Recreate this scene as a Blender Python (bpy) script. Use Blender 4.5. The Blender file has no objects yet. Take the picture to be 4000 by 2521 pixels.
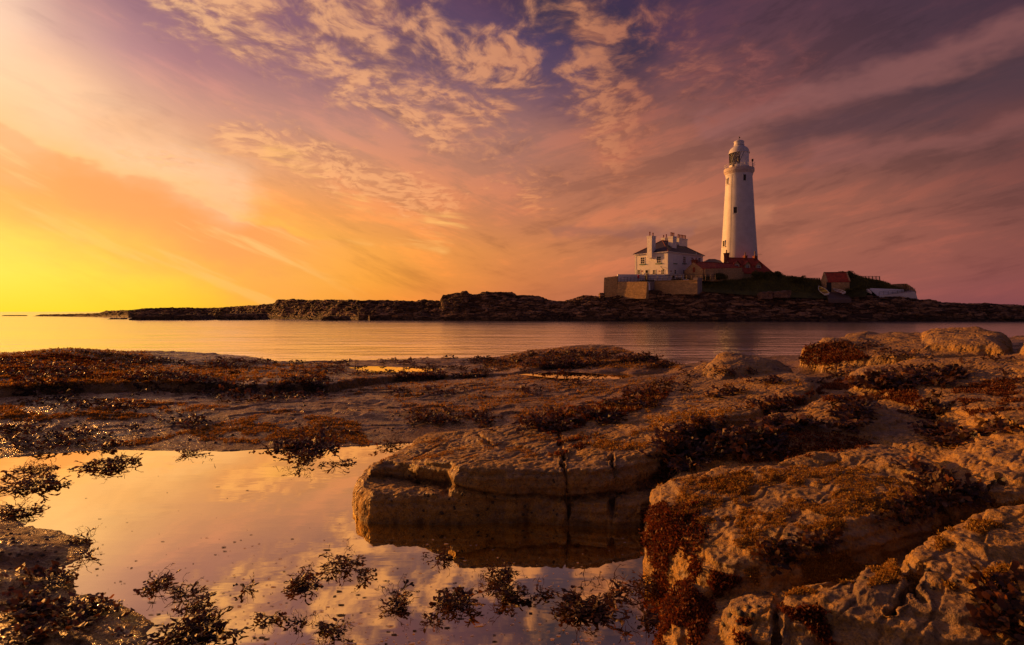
import bpy, bmesh, math, random
import numpy as np
from mathutils import Vector, Matrix
sc = bpy.context.scene
COL = sc.collection
R = math.radians
F = 2222.0      # focal length expressed in photo pixels (4000 wide)
HOR = 1218.0    # horizon row
CZ = 2.4        # camera height above the sea
rng = np.random.RandomState(7)



def W(px, py, Y):
    return ((px-2000)/F*Y, Y, CZ-(py-HOR)/F*Y)
def PZ(px, py, z):                # point at height z seen at that row
    Y = (CZ-z)*F/(py-HOR)
    return ((px-2000)/F*Y, Y)
def s2l(c):
    return tuple(((v/255)/12.92 if v/255 <= .04045 else ((v/255+.055)/1.055)**2.4) for v in c)

# ------------------------------------------------------------------ objects
def tag(o, label=None, cat=None, group=None, kind=None):
    if label: o['label'] = label
    if cat: o['category'] = cat
    if group: o['group'] = group
    if kind: o['kind'] = kind
    return o
def empty(name, loc=(0,0,0), rz=0, label=None, cat=None, group=None):
    o = bpy.data.objects.new(name, None); COL.objects.link(o)
    o.empty_display_size = .1
    o.location = loc; o.rotation_euler = (0,0,rz)
    return tag(o, label, cat, group)
def mesh_np(name, V, Fq, mat, parent=None, smooth=True, attrs=None, mats=None, mi=None):
    V = np.asarray(V, np.float32); Fq = np.asarray(Fq, np.int32)
    me = bpy.data.meshes.new(name)
    n, k = Fq.shape
    me.vertices.add(len(V)); me.vertices.foreach_set('co', V.ravel())
    me.loops.add(n*k); me.loops.foreach_set('vertex_index', Fq.ravel())
    me.polygons.add(n); me.polygons.foreach_set('loop_start', np.arange(0, n*k, k, dtype=np.int32))
    me.polygons.foreach_set('use_smooth', np.full(n, smooth, dtype=bool))
    for m in (mats or [mat]): me.materials.append(m)
    if mi is not None: me.polygons.foreach_set('material_index', np.asarray(mi, np.int32))
    me.update(calc_edges=True)
    if attrs:
        for a, v in attrs.items():
            at = me.attributes.new(a, 'FLOAT', 'POINT'); at.data.foreach_set('value', np.asarray(v, np.float32))
    me.validate()
    o = bpy.data.objects.new(name, me); COL.objects.link(o)
    if parent: o.parent = parent
    return o
class MB:
    def __init__(s): s.v = []; s.f = []
    def poly(s, pts):
        b = len(s.v); s.v += [tuple(p) for p in pts]; s.f.append(tuple(range(b, b+len(pts))))
    def hexa(s, p):      # 8 points: 0-3 bottom ring, 4-7 top ring
        b = len(s.v); s.v += [tuple(q) for q in p]
        for f in ((3,2,1,0),(4,5,6,7),(0,1,5,4),(1,2,6,5),(2,3,7,6),(3,0,4,7)): s.f.append(tuple(b+i for i in f))
    def box(s, c, sz, rz=0, M=None):
        p = []
        for dz in (-.5,.5):
            for dx, dy in ((-.5,-.5),(.5,-.5),(.5,.5),(-.5,.5)):
                p.append(Vector((dx*sz[0], dy*sz[1], dz*sz[2])))
        rm = Matrix.Rotation(rz, 4, 'Z')
        p = [rm @ q + Vector(c) for q in p]
        if M: p = [M @ q for q in p]
        s.hexa(p)
    def tube(s, pts, r, n=8, r2=None, cap=True):
        pts = [Vector(p) for p in pts]; b0 = len(s.v); m = len(pts)
        for i, p in enumerate(pts):
            t = (pts[min(i+1,m-1)]-pts[max(i-1,0)]).normalized()
            a = t.cross(Vector((0,0,1)))
            if a.length < 1e-3: a = Vector((1,0,0))
            a.normalize(); c = t.cross(a)
            rr = r if r2 is None else r+(r2-r)*i/(m-1)
            for k in range(n):
                th = 2*math.pi*k/n
                s.v.append(tuple(p+(a*math.cos(th)+c*math.sin(th))*rr))
        for i in range(m-1):
            for k in range(n):
                s.f.append((b0+i*n+k, b0+i*n+(k+1)%n, b0+(i+1)*n+(k+1)%n, b0+(i+1)*n+k))
        if cap:
            s.f.append(tuple(b0+k for k in range(n))[::-1]); s.f.append(tuple(b0+(m-1)*n+k for k in range(n)))
    def lathe(s, prof, c=(0,0,0), n=48, a0=0, a1=2*math.pi):
        b0 = len(s.v); full = abs(a1-a0-2*math.pi) < 1e-6; nn = n if full else n+1
        for r, z in prof:
            for k in range(nn):
                th = a0+(a1-a0)*k/n
                s.v.append((c[0]+r*math.cos(th), c[1]+r*math.sin(th), c[2]+z))
        for i in range(len(prof)-1):
            for k in range(n):
                k2 = (k+1) % nn
                s.f.append((b0+i*nn+k, b0+i*nn+k2, b0+(i+1)*nn+k2, b0+(i+1)*nn+k))
    def build(s, name, mat, parent=None, smooth=False, bevel=0):
        if parent:
            off = Vector((0,0,0)); p_ = parent
            while p_: off += p_.location; p_ = p_.parent
            s.v = [(v[0]-off.x, v[1]-off.y, v[2]-off.z) for v in s.v]
        me = bpy.data.meshes.new(name); me.from_pydata(s.v, [], s.f); me.materials.append(mat)
        if smooth: me.polygons.foreach_set('use_smooth', [True]*len(me.polygons))
        me.update(); me.validate()
        o = bpy.data.objects.new(name, me); COL.objects.link(o)
        if parent: o.parent = parent
        if bevel:
            m = o.modifiers.new('bevel', 'BEVEL'); m.width = bevel; m.segments = 2; m.limit_method = 'ANGLE'
        return o

# ------------------------------------------------------------------ numpy noise
_p = np.random.RandomState(3).permutation(256).astype(np.int32); _p = np.concatenate([_p,_p,_p])
_g = np.random.RandomState(4).randn(256,3).astype(np.float32); _g /= np.linalg.norm(_g,axis=1)[:,None]
def perlin(x, y, z=None):
    x = np.asarray(x, np.float32); y = np.asarray(y, np.float32)
    if z is None: z = np.full_like(x, .37)
    z = np.asarray(z, np.float32)
    xi = np.floor(x).astype(np.int32); yi = np.floor(y).astype(np.int32); zi = np.floor(z).astype(np.int32)
    xf = x-xi; yf = y-yi; zf = z-zi
    u = xf*xf*xf*(xf*(xf*6-15)+10); v = yf*yf*yf*(yf*(yf*6-15)+10); w = zf*zf*zf*(zf*(zf*6-15)+10)
    xi &= 255; yi &= 255; zi &= 255
    out = 0
    for dx in (0,1):
        for dy in (0,1):
            for dz in (0,1):
                h = _p[_p[_p[xi+dx]+yi+dy]+zi+dz]
                g = _g[h]
                d = g[...,0]*(xf-dx)+g[...,1]*(yf-dy)+g[...,2]*(zf-dz)
                out = out + d*(u if dx else 1-u)*(v if dy else 1-v)*(w if dz else 1-w)
    return out*1.5
def fbm(x, y, z=None, o=4, lac=2.03, gain=.5):
    s = 0; a = 1; n = 0
    for i in range(o):
        k = lac**i
        s = s+a*perlin(x*k+i*17.3, y*k-i*9.1, None if z is None else z*k+i*5.7); n += a; a *= gain
    return s/n
def sst(a, b, x):
    t = np.clip((x-a)/(b-a), 0, 1); return t*t*(3-2*t)

# ------------------------------------------------------------------ node helper
class NG:
    def __init__(s, tree): s.t = tree; s.n = tree.nodes; s.l = tree.links
    def _in(s, sock, v):
        if hasattr(v, 'is_output') or isinstance(v, bpy.types.NodeSocket): s.l.new(v, sock)
        else:
            try: sock.default_value = v
            except Exception: sock.default_value = (*v, 1)
    def new(s, typ, ins=None, **kw):
        nd = s.n.new(typ)
        for k, v in kw.items(): setattr(nd, k, v)
        if ins:
            for k, v in ins.items(): s._in(nd.inputs[k], v)
        return nd
    def m(s, op, a, b=0, c=0, clamp=False):
        nd = s.n.new('ShaderNodeMath'); nd.operation = op; nd.use_clamp = clamp
        s._in(nd.inputs[0], a); s._in(nd.inputs[1], b); s._in(nd.inputs[2], c); return nd.outputs[0]
    def add(s,a,b): return s.m('ADD',a,b)
    def sub(s,a,b): return s.m('SUBTRACT',a,b)
    def mul(s,a,b): return s.m('MULTIPLY',a,b)
    def vm(s, op, a, b=(0,0,0)):
        nd = s.n.new('ShaderNodeVectorMath'); nd.operation = op
        s._in(nd.inputs[0], a); s._in(nd.inputs[1], b); return nd
    def xyz(s, x, y, z=0):
        return s.new('ShaderNodeCombineXYZ', {0:x,1:y,2:z}).outputs[0]
    def rng(s, x, a, b, lo=0, hi=1, smooth=True):
        nd = s.n.new('ShaderNodeMapRange'); nd.interpolation_type = 'SMOOTHSTEP' if smooth else 'LINEAR'
        for i, v in enumerate((x,a,b,lo,hi)): s._in(nd.inputs[i], v)
        return nd.outputs[0]
    def noise(s, vec, scale=5, detail=4, rough=.5, dist=0, out=0):
        nd = s.n.new('ShaderNodeTexNoise')
        if vec is not None: s._in(nd.inputs['Vector'], vec)
        nd.inputs['Scale'].default_value = scale; nd.inputs['Detail'].default_value = detail
        nd.inputs['Roughness'].default_value = rough; nd.inputs['Distortion'].default_value = dist
        return nd.outputs[out]
    def vor(s, vec, scale=5, feature='F1', out=0, rand=1):
        nd = s.n.new('ShaderNodeTexVoronoi'); nd.feature = feature
        if vec is not None: s._in(nd.inputs['Vector'], vec)
        nd.inputs['Scale'].default_value = scale; nd.inputs['Randomness'].default_value = rand
        return nd.outputs[out]
    def mix(s, f, a, b, mode='MIX'):
        nd = s.n.new('ShaderNodeMix'); nd.data_type = 'RGBA'; nd.blend_type = mode
        s._in(nd.inputs[0], f)
        for sock, v in ((nd.inputs[6], a), (nd.inputs[7], b)):
            if isinstance(v, tuple): sock.default_value = (*v[:3], 1)
            else: s._in(sock, v)
        return nd.outputs[2]
    def ramp(s, x, stops, interp='LINEAR'):
        nd = s.n.new('ShaderNodeValToRGB'); s._in(nd.inputs[0], x); cr = nd.color_ramp; cr.interpolation = interp
        while len(cr.elements) < len(stops): cr.elements.new(.5)
        for i, (p, c) in enumerate(stops):
            cr.elements[i].position = p
        for i, (p, c) in enumerate(stops):
            cr.elements[i].color = (*c[:3], 1)
        return nd.outputs[0]
    def attr(s, name):
        nd = s.n.new('ShaderNodeAttribute'); nd.attribute_name = name; return nd.outputs['Fac']
def newmat(name):
    m = bpy.data.materials.new(name); m.use_nodes = True; m.node_tree.nodes.clear()
    g = NG(m.node_tree); out = g.new('ShaderNodeOutputMaterial'); return m, g, out
def pmat(name, col, rough=.7, var=.25, vscale=3, bump=.0, bscale=20, metallic=0, col2=None, spec=.4, coords='Object'):
    """simple weathered surface: two tone noise and fine bump"""
    m, g, out = newmat(name)
    tc = g.new('ShaderNodeTexCoord').outputs[coords]
    n1 = g.noise(tc, vscale, 6, .6); n2 = g.noise(tc, vscale*7, 4, .6)
    c2 = col2 or tuple(c*(1-var) for c in col)
    f = g.rng(g.add(g.mul(n1,.6), g.mul(n2,.4)), .38, .62)
    c = g.mix(f, col, c2)
    b = g.new('ShaderNodeBsdfPrincipled', {'Base Color': c, 'Roughness': rough, 'Metallic': metallic, 'Specular IOR Level': spec})
    if bump:
        bp = g.new('ShaderNodeBump', {'Strength': 1.0, 'Distance': bump, 'Height': g.noise(tc, bscale, 5, .65)})
        g.l.new(bp.outputs[0], b.inputs['Normal'])
    g.l.new(b.outputs[0], out.inputs[0]); return m
# ------------------------------------------------------------------ camera
cam = bpy.data.cameras.new('camera'); camo = bpy.data.objects.new('camera', cam); COL.objects.link(camo)
cam.sensor_width = 36; cam.lens = F/4000*36; cam.shift_y = -(1260.5-HOR)/4000
camo.location = (0,0,CZ); camo.rotation_euler = (R(90),0,0)
cam.clip_start = .1; cam.clip_end = 30000
sc.camera = camo
sc.view_settings.view_transform = 'Standard'; sc.view_settings.look = 'None'
sc.view_settings.exposure = 0; sc.view_settings.gamma = 1
sc.cycles.use_denoising = True
sc.cycles.max_bounces = 4

# ------------------------------------------------------------------ sun and sky
SUN_AZ, SUN_EL = -58.0, 10.0      # degrees; azimuth from +Y towards +X
sl = bpy.data.lights.new('sun', 'SUN'); so = bpy.data.objects.new('sun', sl); COL.objects.link(so)
sl.energy = 5.2; sl.angle = R(.6); sl.color = (1,.38,.075)
sd = Vector((math.sin(R(SUN_AZ))*math.cos(R(SUN_EL)), math.cos(R(SUN_AZ))*math.cos(R(SUN_EL)), math.sin(R(SUN_EL))))
so.rotation_euler = sd.to_track_quat('Z','Y').to_euler()
so.location = sd*50

world = bpy.data.worlds.new('World'); sc.world = world; world.use_nodes = True
world.node_tree.nodes.clear(); g = NG(world.node_tree)
wout = g.new('ShaderNodeOutputWorld')
dirv = g.new('ShaderNodeTexCoord').outputs['Generated']
sep = g.new('ShaderNodeSeparateXYZ', {0: dirv}); dx, dy, dz = sep.outputs
AZ = g.mul(g.m('ARCTAN2', dx, dy), 57.2958)
EL = g.mul(g.m('ARCSINE', dz), 57.2958)
AZN = g.add(g.m('DIVIDE', AZ, 360), .5)
# colours of the evening sky: photo rows/columns, read into azimuth and elevation
GX = [-600, 0, 300, 600, 1000, 1500, 2000, 2400, 3000, 3600, 4000, 4600]
GY = [-900, 0, 200, 400, 600, 800, 1000, 1190, 1230]
GC = [
 [(190,140,150),(170,125,145),(150,110,140),(130,95,130),(110,80,120),(85,62,105),(70,52,95),(62,46,88),(62,42,72),(56,38,66),(50,34,60),(46,32,58)],
 [(226,184,166),(232,192,176),(150,108,122),(140,98,122),(120,80,108),(92,58,88),(66,40,74),(42,28,66),(80,46,64),(62,38,58),(48,30,54),(45,30,55)],
 [(250,210,175),(252,212,185),(222,172,165),(158,108,130),(152,104,124),(118,82,112),(92,62,96),(62,40,80),(92,54,68),(72,44,62),(80,48,62),(70,42,60)],
 [(252,190,120),(252,190,138),(253,208,172),(210,155,148),(176,122,130),(152,108,122),(132,92,110),(140,86,86),(108,64,74),(92,56,68),(72,46,60),(64,40,58)],
 [(252,170,80),(252,172,92),(253,182,112),(245,190,152),(220,160,136),(194,134,118),(168,114,108),(168,102,88),(126,76,80),(110,66,72),(92,52,64),(80,46,62)],
 [(255,208,80),(255,200,84),(255,184,84),(255,174,84),(250,162,86),(212,136,90),(184,114,92),(178,107,85),(158,93,80),(138,80,76),(116,66,70),(98,56,66)],
 [(255,230,100),(255,226,96),(255,223,88),(255,216,80),(255,194,74),(246,158,68),(212,130,75),(188,112,80),(163,96,80),(150,85,78),(134,75,74),(116,64,70)],
 [(255,226,68),(255,223,62),(255,219,58),(255,213,54),(255,198,50),(249,154,56),(212,122,70),(174,100,76),(152,86,76),(142,80,78),(130,72,76),(118,66,72)],
 [(255,224,52),(255,222,50),(255,220,50),(255,206,46),(255,172,46),(240,134,54),(200,112,72),(172,98,76),(150,84,76),(140,78,78),(128,70,76),(116,64,72)]]
GCa = np.array([[s2l(c) for c in r] for r in GC])
for j_, (gg, bb_) in enumerate([(1,.95),(1,.93),(.99,.88),(.98,.78),(.97,.76),(.98,.84),(1,.93),(1,1),(1,1)]):
    GCa[j_,:,1] *= gg; GCa[j_,:,2] *= bb_
def gridcol(az, el):
    front = abs(az) < 50
    a = max(-50, min(50, az)); 
    px = 2000+F*math.tan(R(a)); py = HOR-F*math.tan(R(max(el,0)))/math.cos(R(a))
    px = min(max(px, GX[0]), GX[-1]); py = min(max(py, GY[0]), GY[-1])
    i = max(k for k in range(len(GX)-1) if GX[k] <= px); j = max(k for k in range(len(GY)-1) if GY[k] <= py)
    u = (px-GX[i])/(GX[i+1]-GX[i]); v = (py-GY[j])/(GY[j+1]-GY[j])
    c = (GCa[j,i]*(1-u)+GCa[j,i+1]*u)*(1-v)+(GCa[j+1,i]*(1-u)+GCa[j+1,i+1]*u)*v
    back = np.array(s2l((52,46,74)))*(1-el/160) # dim mauve sky away from the sunset
    if az > 50: w = min(1,(az-50)/40)
    elif az < -66: w = min(1,(-az-66)/34)
    else: w = 0
    w = w*w*(3-2*w)
    hi = sst(30, 60, el); top = np.array(s2l((84,66,104)))
    c = c*(1-hi)+top*hi
    return tuple(c*(1-w)+back*w)
ELS = [0, 3, 6, 9.5, 13, 17, 21, 25, 29, 38, 60]
AZS = [-180,-120,-90,-70,-56,-48,-42,-38,-34,-30,-26,-21,-15,-8,0,6,11,16,21,26,31,36,40,44,50,62,90,140,180]
col = None
for k, e in enumerate(ELS):
    rmp = g.ramp(AZN, [((a/360)+.5, gridcol(a, e)) for a in AZS], 'LINEAR')
    col = rmp if col is None else g.mix(g.rng(EL, ELS[k-1], e, smooth=False), col, rmp)
def pa(px, py):
    az = math.atan((px-2000)/F); el = math.atan((HOR-py)/F*math.cos(az)); return math.degrees(az), math.degrees(el)
wob = g.noise(g.xyz(g.mul(AZ,.12), g.mul(EL,.25)), 1.0, 4, .6, 0, 1)
wsep = g.new('ShaderNodeSeparateXYZ', {0: g.vm('SUBTRACT', wob, (.5,.5,.5)).outputs[0]})
AW = g.add(AZ, g.mul(wsep.outputs[0], 9)); EW = g.add(EL, g.mul(wsep.outputs[1], 6))
def capsule(p0, p1, w, soft=1.0, warp=True):
    """soft mask around a stretch of sky, 1 in the middle and 0 beyond the half width"""
    a0, e0 = pa(*p0); a1, e1 = pa(*p1); w = w/F*57.3*.92
    A_, E_ = (AW, EW) if warp else (AZ, EL)
    dx_, dy_ = a1-a0, e1-e0; L2 = dx_*dx_+dy_*dy_
    ax = g.sub(A_, a0); ey = g.sub(E_, e0)
    t = g.m('DIVIDE', g.add(g.mul(ax,dx_), g.mul(ey,dy_)), L2, clamp=True)
    qx = g.sub(ax, g.mul(t,dx_)); qy = g.sub(ey, g.mul(t,dy_))
    d = g.m('SQRT', g.add(g.mul(qx,qx), g.mul(qy,qy)))
    return g.rng(d, w*(1-soft), w*1.25, 1, 0)
def mx(*a):
    r = a[0]
    for b in a[1:]: r = g.m('MAXIMUM', r, b)
    return r
# cloud deck coordinates (a flat layer overhead)
inv = g.m('DIVIDE', 1.0, g.add(g.m('MAXIMUM', dz, 0), .10))
PX_, PY_ = g.mul(dx, inv), g.mul(dy, inv)
# 1 long diagonal streaks, right half of the sky
def streak(ang, along, across, seed, detail=5, rough=.55):
    c, s_ = math.cos(R(ang)), math.sin(R(ang))
    u = g.add(g.mul(AZ, c), g.mul(EL, s_)); v = g.sub(g.mul(EL, c), g.mul(AZ, s_))
    return g.noise(g.xyz(g.mul(u, along), g.mul(v, across), seed), 1.0, detail, rough, .3)
stR = streak(12, .075, .34, 3.1, 6, .64)
stL = streak(-17, .085, .34, 8.4, 5, .64)
sidef = g.rng(AZ, -12, 14)
st = g.add(g.mul(stR, sidef), g.mul(stL, g.sub(1, sidef)))
amp = g.mul(g.rng(EL, 0, 9, .5, 1.1), g.rng(AZ, -40, 10, .45, 1.35))
stm = g.mul(g.sub(st, .5), amp)
col = g.mix(g.rng(stm, .0, .16, 0, .55), col, g.mix(1.0, col, (1.5,1.28,1.12), 'MULTIPLY'))
col = g.mix(g.rng(stm, .0, -.16, 0, .6), col, g.mix(1.0, col, (.60,.60,.70), 'MULTIPLY'))
# deep blue gap, dark grey banks, pale bands
col = g.mix(g.mul(capsule((2150,20),(2430,230),190),.85), col, s2l((42,33,62)))
col = g.mix(g.mul(capsule((1700,120),(2250,300),170),.55), col, s2l((66,54,92)))
col = g.mix(g.mul(capsule((3050,545),(4100,330),80),.45), col, s2l((66,44,60)))
col = g.mix(g.mul(capsule((3350,330),(4100,290),60),.4), col, s2l((60,42,58)))
col = g.mix(g.mul(capsule((2750,480),(4100,90),60),.55), col, s2l((150,92,88)))
col = g.mix(g.mul(capsule((3200,620),(4000,520),45),.35), col, s2l((152,90,86)))
col = g.mix(g.mul(capsule((2500,850),(3000,870),40),.3), col, s2l((205,130,95)))
col = g.mix(g.mul(capsule((2150,900),(2700,880),35),.4), col, s2l((130,85,85)))
# left: orange bank with a torn upper edge, pale veil over it
a0, e0 = pa(-100,420); a1, e1 = pa(1250,930)
edge = g.sub(EW, g.add(e0, g.mul(g.sub(AW, a0), (e1-e0)/(a1-a0))))
bank = g.mul(g.mul(g.rng(edge, .35, -.45), g.rng(edge, -11, -2)), g.rng(AZ, -12, -26))
col = g.mix(g.mul(bank,.9), col, s2l((243,154,88)))
bankt = g.noise(g.xyz(g.mul(g.add(AZ,g.mul(EL,.9)),.10), g.mul(g.add(EL,g.mul(AZ,.42)),.38), 2), 1.0, 4, .6)
col = g.mix(g.mul(g.mul(bank, g.rng(bankt,.52,.66)),.55), col, s2l((255,205,125)))
col = g.mix(g.mul(capsule((-100,60),(60,480),170),.3), col, s2l((254,214,176)))
col = g.mix(g.mul(capsule((250,420),(900,760),130),.45), col, s2l((254,208,170)))
# 2 puffy lines of small clouds
pv = g.xyz(PX_, g.mul(PY_,.8), .5)
pw = g.noise(pv, 2.2, 3, .5, 0, 1)
pv2 = g.vm('ADD', pv, g.new('ShaderNodeVectorMath', {0: g.vm('SUBTRACT', pw, (.5,.5,.5)).outputs[0], 'Scale': .35}, operation='SCALE').outputs[0]).outputs[0]
puff = g.noise(pv2, 13, 6, .6, 0)
big = g.noise(pv, 2.4, 2, .5, 0)
puff = g.add(g.mul(puff,.8), g.mul(big,.3))
region = mx(capsule((700,-20),(1300,230),230), capsule((1150,200),(1760,510),150), capsule((1300,60),(2050,250),200),
            g.mul(capsule((950,520),(1750,780),180),.97), g.mul(capsule((1350,280),(1950,470),150),.85), capsule((2300,130),(2420,560),260), g.mul(capsule((2500,100),(3000,300),260),.75),
            g.mul(capsule((1650,350),(2100,760),200),.72), g.mul(capsule((560,580),(740,660),60),.8), g.mul(capsule((700,600),(1200,900),90),.45),
            g.mul(capsule((2000,-600),(2300,-200),900),.55))
dens = g.add(puff, g.mul(g.sub(region, .5), .38))
body = g.rng(dens, .49, .80)
lit = g.ramp(AZN, [(a/360+.5, s2l(c)) for a, c in ((-90,(255,215,140)),(-38,(255,200,140)),(-24,(252,182,122)),(-8,(240,164,112)),(6,(216,138,92)),(14,(180,104,78)),(24,(138,76,74)),(60,(110,70,84)))])
# warmer and brighter towards the horizon
lit = g.mix(g.rng(EL, 17, 7, 0, .45), lit, g.mix(1.0, lit, (1.12,.95,.62), 'MULTIPLY'))
shade = g.mix(.6, lit, g.mix(1.0, col, (.92,.72,.72), 'MULTIPLY'))
puffcol = g.mix(g.rng(dens, .56, .84), shade, lit)
relief = g.sub(g.noise(g.vm('ADD', pv2, (.026,-.026,0)).outputs[0], 13, 3, .6, 0), g.mul(g.sub(puff,g.mul(big,.3)),1.25))
puffcol = g.mix(g.rng(relief, -.02, .14, 0, .75), puffcol, g.mix(1.0, puffcol, (.66,.6,.68), 'MULTIPLY'))
col = g.mix(g.mul(body, .74), col, puffcol)
# golden wisps low down
wis = streak(-8, .07, .75, 5.5, 6, .6)
wreg = mx(capsule((1350,930),(1750,870),70), capsule((1400,760),(1050,640),90), capsule((560,590),(900,650),60), capsule((1300,905),(1700,960),50))
col = g.mix(g.mul(g.mul(g.rng(wis,.48,.64), wreg), .75), col, s2l((255,188,104)))
# physical sky underneath
sky = g.new('ShaderNodeTexSky', sky_type='NISHITA'); sky.sun_disc = False
sky.sun_elevation = R(SUN_EL); sky.sun_rotation = R(SUN_AZ); sky.air_density = 2; sky.dust_density = 3
bg1 = g.new('ShaderNodeBackground', {'Color': col, 'Strength': 1.0})
bg2 = g.new('ShaderNodeBackground', {'Color': g.mix(1.0, sky.outputs[0], (1,.7,.75), 'MULTIPLY'), 'Strength': .012})
ad = g.new('ShaderNodeAddShader'); g.l.new(bg1.outputs[0], ad.inputs[0]); g.l.new(bg2.outputs[0], ad.inputs[1])
g.l.new(ad.outputs[0], wout.inputs[0])
world.cycles.sampling_method = 'MANUAL'; world.cycles.sample_map_resolution = 512
# ------------------------------------------------------------------ water
def watermat(name, rough, wave, refl, base, tint=(.95,.92,.92)):
    m, g, out = newmat(name)
    P = g.new('ShaderNodeNewGeometry').outputs['Position']
    gl = g.new('ShaderNodeBsdfGlossy', {'Color': (*tint,1), 'Roughness': rough})
    df = g.new('ShaderNodeBsdfPrincipled', {'Base Color': (*base,1), 'Roughness': .5})
    lw = g.new('ShaderNodeLayerWeight', {'Blend': .45})
    if wave:
        s1 = g.noise(g.vm('MULTIPLY', P, (.8,.85,1)).outputs[0], 1.0, 4, .6)
        s2 = g.noise(g.vm('MULTIPLY', P, (.09,.3,1)).outputs[0], 1.0, 3, .5)
        h = g.add(g.mul(g.mul(s1,.5), g.rng(g.noise(g.vm('MULTIPLY', P, (.03,.08,1)).outputs[0], 1.0, 3, .5),.38,.62,.25,1)), g.mul(s2,.9))
        bp = g.new('ShaderNodeBump', {'Strength': 1.0, 'Distance': wave, 'Height': h}); g.l.new(bp.outputs[0], gl.inputs['Normal'])
    else:
        bp = g.new('ShaderNodeBump', {'Strength': 1.0, 'Distance': .0008, 'Height': g.noise(g.vm('MULTIPLY', P, (.5,1.4,1)).outputs[0], 3.0, 3, .5)})
        g.l.new(bp.outputs[0], gl.inputs['Normal'])
    f = g.rng(lw.outputs['Facing'], .3, .95, refl, min(1,refl+.12), smooth=False)
    mxs = g.new('ShaderNodeMixShader', {0: f}); g.l.new(df.outputs[0], mxs.inputs[1]); g.l.new(gl.outputs[0], mxs.inputs[2])
    g.l.new(mxs.outputs[0], out.inputs[0]); return m
M_sea = watermat('sea water', .15, .22, .92, (.8,.55,.55), tint=(1,.97,.92))
M_pool = watermat('still pool water', .015, 0, .96, (.10,.05,.025), tint=(1,.85,.46))
me = bpy.data.meshes.new('sea')
xs = [-9000,-1500,-300,-60,60,300,1500,9000]; ys = [9.5,30,80,200,600,2000,8000,22000]
mb = MB()
for i in range(7):
    for j in range(7): mb.poly([(xs[i],ys[j],0),(xs[i+1],ys[j],0),(xs[i+1],ys[j+1],0),(xs[i],ys[j+1],0)])
sea = mb.build('sea', M_sea); tag(sea, kind='structure')
def flatpoly(name, pts, z, mat):
    mb = MB(); mb.poly([(x,y,z) for x,y in pts]); o = mb.build(name, mat); return tag(o, kind='structure')
POOLZ = .90
flatpoly('rock_pool', [(-9,1.2),(1.6,1.2),(1.9,3.4),(1.9,6.5),(.5,7.4),(-9,7.4)], POOLZ, M_pool)

# ------------------------------------------------------------------ near shore height field
poolpx = [(-900,1812),(-300,1800),(0,1790),(150,1772),(400,1757),(900,1760),(1100,1750),(1250,1752),(1500,1736),(1640,1728),(1900,1760),(2100,1850),(2550,1880),(2700,1960),(2720,2200),(2760,2700),(2760,3600),(300,3600),(500,2700),(540,2521),(520,2490),(550,2450),(500,2400),(310,2345),(250,2300),(270,2260),(210,2215),(300,2180),(325,2120),(200,2090),(60,2040),(0,1985),(-300,1940),(-900,1900)]
poolw = [PZ(a,b,POOLZ) for a,b in poolpx]
def sdf(x, y, P):
    """signed distance to polygon, inside positive"""
    P = np.asarray(P, np.float32); n = len(P)
    d = np.full(x.shape, 1e9, np.float32); ins = np.zeros(x.shape, bool)
    for i in range(n):
        ax, ay = P[i]; bx, by = P[(i+1)%n]; ex, ey = bx-ax, by-ay
        t = np.clip(((x-ax)*ex+(y-ay)*ey)/(ex*ex+ey*ey+1e-12), 0, 1)
        d = np.minimum(d, (x-ax-t*ex)**2+(y-ay-t*ey)**2)
        c = ((ay > y) != (by > y))
        with np.errstate(divide='ignore', invalid='ignore'):
            xi = ax+(y-ay)/(ey if ey != 0 else 1e-9)*ex
        ins ^= c & (x < xi)
    d = np.sqrt(d); return np.where(ins, d, -d)
def puddle(pts, z): return [PZ(a,b,z) for a,b in pts], z
puddles = [puddle([(1370,1434),(1480,1430),(1600,1434),(1720,1440),(1640,1449),(1450,1449)], 1.055),
           puddle([(2060,1462),(2200,1455),(2420,1456),(2580,1462),(2600,1472),(2400,1480),(2200,1474)], 1.12)]
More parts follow.
